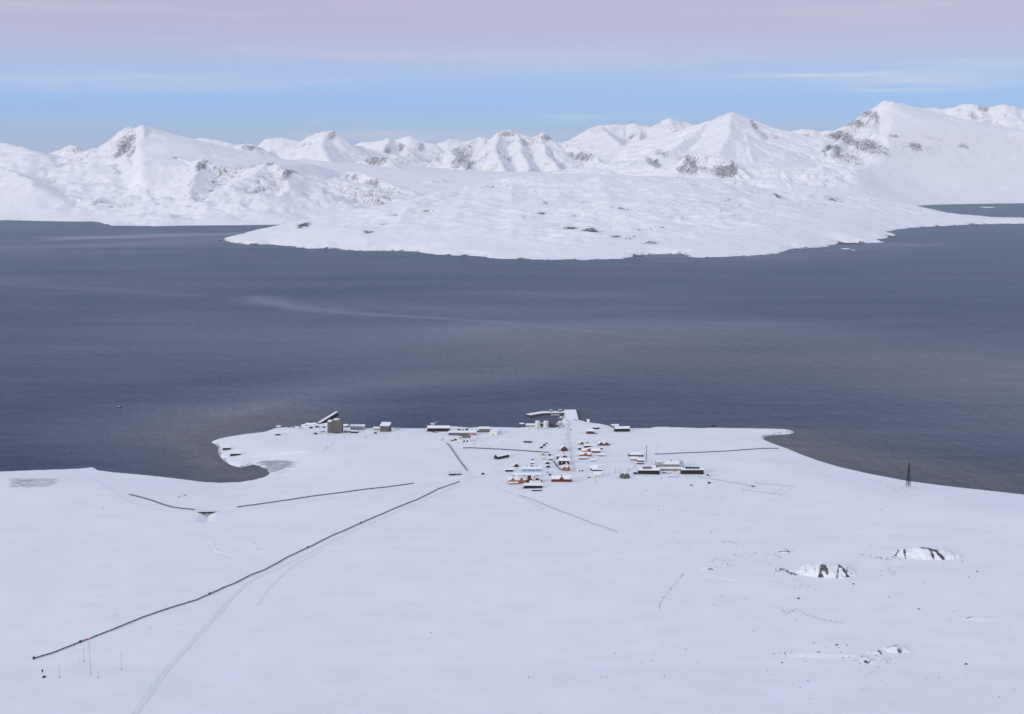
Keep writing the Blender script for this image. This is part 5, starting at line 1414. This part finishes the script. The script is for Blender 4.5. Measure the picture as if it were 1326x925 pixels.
container("smallest black stack just right of the laboratory", 919.8, 617.2, 1.6, 0.2, BLACK, GT, h=0.8, w=1.2, name="covered_stack", cat="stack", snow=False)
container("largest black stack on open snow below the right laboratory", 918.2, 626.2, 3.6, 0.4, BLACK, GT, h=2.0, name="covered_stack", cat="stack", snow=False)
container("black stack alone on the snow below the station front", 895.2, 629.0, 2.2, 0, STEEL, GT, h=1.6, w=2, name="covered_stack", cat="stack", snow=False)
for i, (x, y, L, mt, lab) in enumerate(((366, 553.6, 4, STEEL, "leftmost dark scrap heap on the west shore"), (374.5, 553.6, 5, TIMBER, "second dark scrap heap from the left on the west shore"),
                                       (380, 553.8, 4, NAVY, "bluish scrap heap in the middle of the west shore"), (389, 552.2, 6, STEEL, "largest grey scrap heap on the west shore"),
                                       (396.5, 551.2, 3, TIMBER, "small scrap heap on the west shore nearest the conveyor"))):
    p = ground_point(x, y)
    tag(rock_mesh(L * 0.7, 2.2, 1.5, 60 + i, 8, 4).build("scrap_heap", mt, None, tuple(p)), lab, "scrap", "scrap heaps along the west shore")
p = ground_point(360.4, 553.8)
t = thing("landing_stage", "dark old landing stage at the left end of the west shore", "landing stage", tuple(p))
MB().box(-3.8, 3.4, -1, 9, -2, 1.3).build("cribwork", BLACK, t); MB().box(-3.9, 3.5, -1.1, 9, 1.303, 1.9).build("snow_cap", SNOW, t)

WHEEL = MB().tube((0, -0.13, 0), (0, 0.13, 0), 0.38, n=10).mesh("wheel", TYRE)
def vehicle(label, px, py, mat, L=4.6, h=1.9, rz=0.0, name="van", cat="van", group=None, snow=False):
    p = ground_point(px, py)
    t = thing(name, label, cat, tuple(p), rz, group)
    w = 1.9
    if name == "van":
        prof = [(-L / 2, 0.35), (L / 2, 0.35), (L / 2, 0.95), (L * 0.36, 1.1), (L * 0.24, h), (-L / 2 + 0.1, h)]
    else:
        prof = [(-L / 2, 0.35), (L / 2, 0.35), (L / 2, 0.9), (L * 0.22, 1.0), (L * 0.10, h), (-L * 0.2, h), (-L * 0.26, 1.0), (-L / 2, 1.0)]
    MB().prism(prof, -w / 2, w / 2, 'y').build("body", mat, t)
    MB().box(-L * 0.36, L * 0.2, -w / 2 - 0.03, -w / 2 + 0.02, 1.15, h - 0.2).build("side_window", GLASS, t)
    for x in (-0.32, 0.32):
        for s in (-1, 1):
            link("wheel", WHEEL, t, (x * L, s * (w / 2 - 0.05), 0.38))
    if snow:
        MB().box(-L * 0.4, L * 0.2, -w / 2 + .1, w / 2 - .1, h + 0.003, h + 0.15).build("snow_cap", SNOW, t)
    return t
vehicle("left red van parked by the long black warehouse", 561.3, 560.2, REDV)
vehicle("right red pickup parked by the long black warehouse", 565.0, 560.4, REDV, name="pickup", cat="pickup", snow=True)
vehicle("black van left of the white garage, farther from it", 586.2, 571.4, BLACKV, h=2.0)
vehicle("black van left of the white garage, nearer to it", 590.0, 570.2, BLACKV, h=2.4)
vehicle("dark van at the left end of the grey depot", 619.2, 559.8, BLACKV, h=2.4)
vehicle("black van alone at the road junction west of the village", 625.6, 614.6, BLACKV, L=5.2, h=2.3)
vehicle("left red car by the white fronted boathouse", 724.6, 554.2, REDV, L=4.2, h=1.5, name="car", cat="car")
vehicle("right red car by the white fronted boathouse", 729.6, 553.2, REDV, L=4.0, h=1.5, name="car", cat="car")
vehicle("dark car on the harbour road above the village", 739.2, 557.2, BLACKV, L=2.6, h=1.6, name="car", cat="car", rz=1.5)
vehicle("left dark car of a pair right of the orange-brown gabled house", 750.6, 610.4, BLACKV, L=2.4, h=1.8, rz=1.5, name="car", cat="car")
vehicle("right dark car of a pair right of the orange-brown gabled house", 754.0, 610.4, BLACKV, L=2.4, h=1.8, rz=1.5, name="car", cat="car")
vehicle("small maroon car left of the bright white house", 762.6, 619.0, REDV, L=4.0, h=1.5, name="car", cat="car")
vehicle("bright orange van in front of the large white station building", 873.4, 610.2, ORANGEV, L=3.6, h=2.4)

# lumber stacks with standing posts
p = ground_point(589.5, 615.5)
t = thing("lumber_stack", "pile of dark timber with upright posts at the foot of the slanting duct", "lumber", tuple(p), 0.10)
rnd = random.Random(5)
lm = MB().box(-6.0, 6.0, -0.3, 0.3, 0, 0.35).mesh("timber", TIMBER); lm2 = MB().box(-4, 4, -0.3, 0.3, 0, 0.4).mesh("timber", BLACK)
for r_ in range(3):
    for i in range(7 - r_):
        link("timber", lm if i % 2 else lm2, t, (rnd.uniform(-6.5, -2) if i % 2 == 0 else rnd.uniform(-1, 5), i * 1.3 - 2, 0.05 + r_ * 0.45), (0, 0, rnd.uniform(-.05, .05)))
pm = MB().box(-0.18, 0.18, -0.18, 0.18, -0.3, 4.6).mesh("upright", GSTEEL)
for i, x in enumerate((-9, -7, -4.6, -1.0, 0.8, 3.5, 5.2, 7.5, 8.8)):
    link("upright", pm, t, (x, rnd.uniform(3, 9), 0), (rnd.uniform(-.06, .06), rnd.uniform(-.06, .06), 0))

# the grey mound with a white cabin and aerials between village and station
p = ground_point(809.5, 620.0); k = scale_at(p)
t = thing("aerial_station", "round grey timber platform with a white cabin and aerials between village and station", "aerial station", (p[0], p[1] + 6, p[2]))
MB().lathe([(7.2, -0.6), (6.9, 1.5), (5.6, 5.0), (5.2, 5.2)], 8).build("platform", TIMBER, t)
lg = MB().tube((0, 0, -0.5), (0, 0, 5.2), 0.25, 0.2).mesh("leg", GSTEEL)
for i in range(10):
    a = math.pi * 2 * i / 10
    link("leg", lg, t, (7.4 * math.cos(a), 7.4 * math.sin(a), 0), (0.2 * math.sin(a), -0.2 * math.cos(a), 0))
MB().lathe([(1.5, 5.203), (1.5, 7.4), (1.1, 8.2), (0.2, 8.5)], 16).build("cabin", WHITE, t)
MB().box(-0.7, 0.7, -6.75, -5.6, 0.2, 2.6).build("door", STEEL, t)
for x, y, h_, tl in ((-6.2, 2, 15, -.12), (-3.2, 4, 18, -.08), (3.6, 3, 13.5, .2), (5.5, 2.5, 11, .1), (-7, -2, 9, -.3)):
    MB().tube((x, y, 0), (x + h_ * tl * 0.6, y, h_), 0.16, 0.1).build("aerial", STEEL, t)
p = ground_point(797.2, 609.2); tag(MB().tube((0, 0, -0.5), (0, 0, 3.6), 0.3, 0.25).build("post", STEEL, None, tuple(p)), "dark post on the snow left of the aerial platform", "post")

# ------------------------------------------------------------------ masts
def lattice(label, px, py, hgt, base, topw, r, panels, name="lattice_mast", cat="mast", dense=False, mat=None):
    p = ground_point(px, py)
    t = thing(name, label, cat, tuple(p), 0.35)
    def c(f, sx, sy):
        w = base + (topw - base) * f
        return (sx * w / 2, sy * w / 2, f * hgt)
    for sx in (-1, 1):
        for sy in (-1, 1):
            b0 = c(0, sx, sy); MB().tube((b0[0], b0[1], -1), c(1, sx, sy), r, r * 0.7, 5).build("leg", mat or STEEL, t)
    m = MB()
    lv = [1 - (1 - i / panels) ** 1.15 for i in range(panels + 1)]
    for i in range(panels):
        f0, f1 = lv[i], lv[i + 1]
        for (s0, s1) in (((-1, -1), (1, -1)), ((1, -1), (1, 1)), ((1, 1), (-1, 1)), ((-1, 1), (-1, -1))):
            if not (dense and i == 0):
                m.tube(c(f0, *s0), c(f1, *s1), r * 0.55, n=4); m.tube(c(f0, *s1), c(f1, *s0), r * 0.55, n=4)
            m.tube(c(f1, *s0), c(f1, *s1), r * 0.55, n=4)
            if dense and i > 1:
                fm = (f0 + f1) / 2
                m.tube(c(fm, *s0), c(fm, *s1), r * 0.6, n=4)
    m.build("bracing", mat or STEEL, t)
    return t, p
t, p = lattice("tall dark tapering lattice tower near the right shore", 1176, 631.2, 34.5, 5.2, 0.6, 0.25, 12, name="mooring_tower", cat="tower", dense=True, mat=paint("black_iron", (0.008, 0.008, 0.01), 0.3))
MB().lathe([(0.5, 35.4), (0.9, 36.2), (0.2, 37.2)], 10).build("mooring_cone", STEEL, t)
p = ground_point(1185, 632.2)
tag(rock_mesh(1.6, 1.0, 0.6, 91, 8, 4).build("boulder", STONE, None, tuple(p)), "flat dark boulder just right of the tapering lattice tower", "boulder")
lattice("thin grey lattice pole beside the three houses near the station", 837, 596.4, 24, 0.9, 0.5, 0.10, 14, mat=GSTEEL)
def pole(label, px, py, hgt, r=0.12, lamp=False, guys=0, name="antenna_pole", group=None, mat=None, insul=True):
    p = ground_point(px, py)
    t = thing(name, label, "pole", tuple(p), 0.0, group)
    MB().tube((0, 0, -0.5), (0, 0, hgt), r, r * 0.7, 6).build("pole", mat or GSTEEL, t)
    for i in range(guys):
        a = 2 * math.pi * i / guys + 0.4
        gx, gy = math.cos(a) * hgt * 0.45, math.sin(a) * hgt * 0.45
        MB().tube((0, 0, hgt * 0.85), (gx, gy, ground_z(p[0] + gx, p[1] + gy) - p[2]), 0.015, n=3).build("guy_wire", GSTEEL, t)
    if lamp:
        MB().lathe([(0.22, hgt - 0.02), (0.34, hgt + 0.2), (0.34, hgt + 0.5), (0.1, hgt + 0.75)], 10).build("lamp", LAMP, t)
    if insul:
        MB().lathe([(0.4, -0.4), (0.4, 0.4), (0.15, 0.8)], 8).build("footing", STEEL, t)
    return t
pole("thin pale pole left end of the eastern duct, right of the lattice pole", 850, 589, 19, 0.10, mat=GSTEEL)
pole("tallest thin pole at the bottom left with a red lamp on top", 117.6, 873.5, 31.5, 0.16, True, 3)
pole("short thin pole just left of the tall lamp pole at bottom left", 109, 857, 14.5, 0.14, guys=3)
pole("thin pole farthest left at the bottom edge", 77.2, 878, 12.5, 0.14)
pole("thin pole right of the tall lamp pole at bottom left", 157.4, 867, 15.5, 0.14, guys=3)
pole("stub of a pole between lamp pole and rightmost pole at bottom", 127.8, 878, 5.5, 0.14)
pole("thin pole on the snow below the aerial platform", 803, 644, 8.0, 0.08)
pole("slim stake beneath the eastern laboratories, right of the lower stakes", 934, 630.5, 3.5, 0.12, insul=False)
for (x, y, lab) in ((929, 631, "left stake of three on the snow below the right laboratory"), (942, 631, "right stake of three on the snow below the right laboratory"), (933, 644.5, "lowest stake on the snow below the right laboratory")):
    pole(lab, x, y, 2.6, 0.14, insul=False, group="stakes below the right laboratory")
pole("slim mast on the shore behind the white tent hall", 652.2, 552.6, 4.5, 0.2, insul=False)
p = ground_point(55.2, 871.5)
t = thing("instrument_post", "dark boxy instrument post near the bottom left corner", "instrument", tuple(p))
MB().box(-0.15, 0.15, -0.15, 0.15, -0.5, 2.2).build("post", STEEL, t); MB().box(-0.6, 0.4, -0.5, 0.5, 1.0, 2.9).build("box", BLACK, t); MB().box(0.5, 1.6, -0.1, 0.1, 2.0, 2.2).build("arm", GSTEEL, t)
p = ground_point(57, 877.5)
tag(MB().prism([(-1.3, -0.3), (1.4, -0.3), (1.2, 0.9), (0.2, 1.5), (-1.1, 1.0)], -1, 1, 'y').build("equipment_case", BLACK, None, tuple(p)), "black equipment case at the bottom edge, below the instrument post", "case")

# ------------------------------------------------------------------ mounds, boulders and stones
def mound(px, py, rx, ry, h, streaks, seed, skew=0.0, steep=2.2):
    c = ground_point(px, py); ca, sa = math.cos(skew), math.sin(skew)
    X, Y = np.meshgrid(np.arange(-rx * 1.35, rx * 1.35, 0.7) + c[0], np.arange(-ry * 1.5, ry * 1.5, 0.7) + c[1])
    def hgt(x, y):
        u = ((x - c[0]) * ca + (y - c[1]) * sa) / rx; v = (-(x - c[0]) * sa + (y - c[1]) * ca) / ry
        r = np.sqrt(u * u + v * v) * (1 + 0.28 * fbm(x / 11, y / 11, 3, seed))
        f = np.clip(1 - np.abs(r) ** steep, -0.4, 1)
        f = np.where(f > 0, f, f * 0.25)
        return near_height(x, y) + h * f * (1 + 0.25 * fbm(x / 16, y / 16, 3, seed + 2)) + 0.35 * fbm(x / 4, y / 4, 3, seed + 3) * np.clip(f * 3, 0, 1) - 0.12
    Z = hgt(X, Y)
    rock = np.zeros_like(X)
    for pxs, w, amt in streaks:
        pts = []
        for q in pxs:
            r = ray(*q); y = np.linspace(c[1] - ry * 1.6, c[1] + ry * 1.6, 500); x = r[0] / r[1] * y
            i = int(np.argmax(CAM[2] + r[2] / r[1] * y < hgt(x, y))); pts.append((x[i], y[i]))
        k = scale_at(c)
        if len(pts) == 1:
            pts.append((pts[0][0] + 0.5, pts[0][1]))
        dl = line_distance(X, Y, pts)
        rock = np.maximum(rock, 1.0 * amt * (1 - smooth(0.15, 1.8, dl / (w * k) + 0.9 * fbm(X / 3.5, Y / 3.5, 4, seed + 7))))
    heightfield("hill", X, Y, Z, MAT_NEAR, {'rock': rock, 'ice': 0 * X})
mound(1069, 741, 31, 24, 9.5, [([(1052, 723), (1058, 726), (1063, 728)], 2.0, 1.0), ([(1060, 727), (1066, 731), (1069, 736), (1071, 742)], 3.2, .85), ([(1088, 733), (1092, 738), (1096, 744), (1099, 748)], 2.6, .95),
      ([(1064, 720.5), (1069, 722)], 1.2, .7), ([(1074, 722.6), (1086, 724.4)], 1.0, .8), ([(1083, 727), (1090, 731), (1097, 732)], 1.4, .7), ([(1045, 722), (1043, 733)], 1.0, .45), ([(1052, 731), (1056, 737)], 2.4, .4), ([(1095, 724), (1100, 730)], 1.2, .55)], 700)
mound(1200, 719, 38, 20, 8.8, [([(1193, 709), (1203, 710.5), (1211, 713), (1217, 719), (1222, 725)], 2.6, 1.05), ([(1205, 713), (1208, 721)], 2.6, .75), ([(1201, 706), (1213, 704.6)], 1.0, .9), ([(1217, 706.8), (1226, 708.2)], 1.0, .8),
      ([(1156, 722), (1162, 716), (1168, 711), (1175, 706), (1180, 704.4), (1184, 705.4)], 1.6, .8), ([(1166, 716), (1171, 718)], 1.3, .4)], 720)
mound(1017, 714, 10, 7, 2.4, [([(1008, 715), (1016, 714), (1023, 715)], 1.2, .8), ([(1015, 711), (1020, 713)], 1.2, .7)], 740)
mound(1160, 842, 14, 9, 3.8, [([(1149, 839), (1156, 836.6), (1162, 836)], 1.2, .8), ([(1162, 836), (1165, 840), (1165, 845)], 3.0, .6)], 760)
mound(1136, 845, 9, 6, 1.8, [([(1138, 843), (1141, 847)], 1.8, .9), ([(1126, 844), (1134, 845)], 1.0, .5)], 770)
mound(1124, 856, 8, 6, 1.6, [([(1120, 856), (1124, 859)], 2.2, .9), ([(1122, 851), (1132, 854)], 1.3, .7)], 780)
mound(1060, 848, 40, 8, 1.8, [([(1008, 849), (1014, 844), (1022, 842)], 1.0, .55), ([(1016, 849), (1028, 847)], 1.0, .5), ([(1037, 844), (1041, 844)], 1.6, .6), ([(1056, 843), (1062, 845)], 2.0, .8), ([(1020, 839), (1024, 838)], 1.0, .5)], 790, steep=1.6)
mound(1270, 801, 22, 8, 1.4, [([(1252, 801), (1259, 798.6)], 1.2, .8)], 795, steep=1.8)
mound(920, 736, 14, 7, 1.2, [([(913, 739), (920, 736.4), (928, 732.6)], 1.2, 1.0)], 798)

GB_ = "dark boulders poking out of the snow"
bl = [(1034, 775.4, 1.6, "largest dark boulder on the lower right snow, below the left mound"), (1105, 756.6, 1.4, "dark boulder just below the left mound"),
      (1083.6, 835.4, 1.4, "dark boulder above the low ridge at lower right"), (1096.7, 835.8, 1.0, "small boulder right of the one above the low ridge"),
      (1013, 858.4, 1.0, "small dark boulder below the left end of the low ridge"), (1251, 860.4, 1.4, "boulder near the bottom right corner"),
      (1190, 789, 1.2, "boulder on open snow below the right mound"), (1151, 773.4, 0.9, "small boulder between the two mounds, lower down"),
      (1054, 832.8, 0.9, "small boulder above the low ridge, left of centre"), (1246, 727.4, 1.0, "small boulder at the right foot of the right mound"),
      (1265, 740.4, 1.2, "boulder near the right edge, below the right mound"), (853, 660.6, 1.0, "boulder on the snow well below the station"),
      (921, 690, 0.9, "small boulder above the dark streak at right of centre"), (978, 716.5, 1.0, "boulder left of the small rocky hump"),
      (558, 819, 0.9, "lone dark boulder on the empty lower middle snow"), (334, 711.4, 0.9, "lower boulder of a pair above the long duct"),
      (329, 703.8, 0.9, "upper boulder of a pair above the long duct"), (133.5, 659, 1.0, "boulder on the snow below the curved left duct"),
      (1141, 660, 0.9, "boulder on the snow below the tapering tower"), (932, 620.6, 0.8, "boulder beside the cable line from the laboratory")]
for i, (x, y, r_, lab) in enumerate(bl):
    p = ground_point(x, y)
    tag(rock_mesh(r_, r_ * 0.8, r_ * 0.95, 200 + i, 8, 4).build("boulder", STONE, None, tuple(p)), lab, "boulder", GB_)

# stones and frozen tussocks, too many and too small to count
rnd = random.Random(77); sm = MB()
def stone(x, y, r):
    z = ground_z(x, y)
    n = 5; vs = [(x + r * math.cos(2 * math.pi * i / n) * rnd.uniform(.6, 1.3), y + r * math.sin(2 * math.pi * i / n) * rnd.uniform(.6, 1.3), z - 0.1) for i in range(n)]
    vs.append((x + rnd.uniform(-.2, .2) * r, y + rnd.uniform(-.2, .2) * r, z + r * rnd.uniform(0.4, 0.9)))
    sm.add(vs, [(i, (i + 1) % n, n) for i in range(n)])
def along(pxs, count, spread, r0, r1):
    P = [ground_point(*q) for q in pxs]
    for _ in range(count):
        i = rnd.randrange(len(P) - 1); f = rnd.random(); q = P[i] + (P[i + 1] - P[i]) * f
        stone(q[0] + rnd.gauss(0, spread), q[1] + rnd.gauss(0, spread * 1.6), rnd.uniform(r0 * 1.8, r1 * 2.0))
along([(885, 743), (875, 756), (863, 769), (854, 782), (855, 789)], 70, 0.5, 0.15, 0.4)
along([(1003, 741), (1012, 737), (1022, 742), (1030, 744)], 60, 2.0, 0.2, 0.6)
along([(1010, 735), (1030, 745)], 30, 1.0, 0.3, 0.7)
along([(1120, 720), (1150, 725), (1160, 722)], 40, 3.0, 0.2, 0.6)
along([(1140, 745), (1175, 735)], 30, 5.0, 0.2, 0.5)
along([(930, 700), (960, 706)], 16, 2.0, 0.2, 0.5)
along([(1000, 753), (1050, 760)], 24, 8.0, 0.2, 0.5)
along([(940, 722), (990, 716), (1010, 720)], 30, 5.0, 0.2, 0.5)
along([(880, 720), (910, 724), (950, 730)], 24, 5.0, 0.2, 0.5)
along([(1145, 630), (1190, 645)], 16, 8.0, 0.2, 0.55)
along([(890, 632), (960, 640)], 16, 10.0, 0.2, 0.5)
along([(795, 634), (850, 640)], 14, 8.0, 0.2, 0.6)
along([(1010, 848), (1100, 850)], 40, 6.0, 0.15, 0.5)
along([(1105, 850), (1150, 856)], 40, 4.0, 0.15, 0.5)
along([(280, 598), (300, 605)], 20, 4.0, 0.3, 0.7)
along([(230, 645), (246, 640)], 16, 2.0, 0.3, 0.7)
along([(560, 566), (600, 572), (650, 568)], 40, 10.0, 0.2, 0.7)
along([(400, 560), (470, 566), (510, 566)], 40, 10.0, 0.2, 0.7)
along([(722, 560), (740, 600), (800, 620)], 90, 16.0, 0.2, 0.6)
along([(660, 600), (700, 610), (760, 615)], 70, 18.0, 0.2, 0.6)
along([(830, 604), (880, 614), (915, 612)], 60, 14.0, 0.2, 0.6)
along([(676, 553), (700, 556), (730, 555)], 40, 5.0, 0.3, 0.8)
along([(690, 880), (1050, 876), (1230, 872)], 26, 9.0, 0.15, 0.45)
for _ in range(170):
    q = ground_point(rnd.uniform(760, 1320), rnd.uniform(660, 905) ** 1.0); stone(q[0], q[1], rnd.choice((0.35, 0.4, 0.55, 0.85)))
for _ in range(70):
    q = ground_point(rnd.uniform(20, 760), rnd.uniform(650, 905)); stone(q[0], q[1], rnd.choice((0.3, 0.35, 0.45, 0.7)))
so = sm.build("scattered_stones", STONE); so['kind'] = 'stuff'

# ------------------------------------------------------------------ air
me = MB().box(-70000, 70000, -11000, 70000, -30, 1400).mesh("haze", SNOW)
me.materials.clear()
hm = bpy.data.materials.new("pale_air"); hm.use_nodes = True
hn = hm.node_tree.nodes; hn.clear()
ho = N(hn, 'ShaderNodeOutputMaterial'); pv = N(hn, 'ShaderNodeVolumePrincipled')
pv.inputs['Color'].default_value = (0.86, 0.90, 1.0, 1); pv.inputs['Density'].default_value = 7.5e-6; pv.inputs['Anisotropy'].default_value = 0.0
hm.node_tree.links.new(pv.outputs[0], ho.inputs['Volume'])
me.materials.append(hm)
hz = bpy.data.objects.new("haze", me); col.objects.link(hz); hz['kind'] = 'stuff'
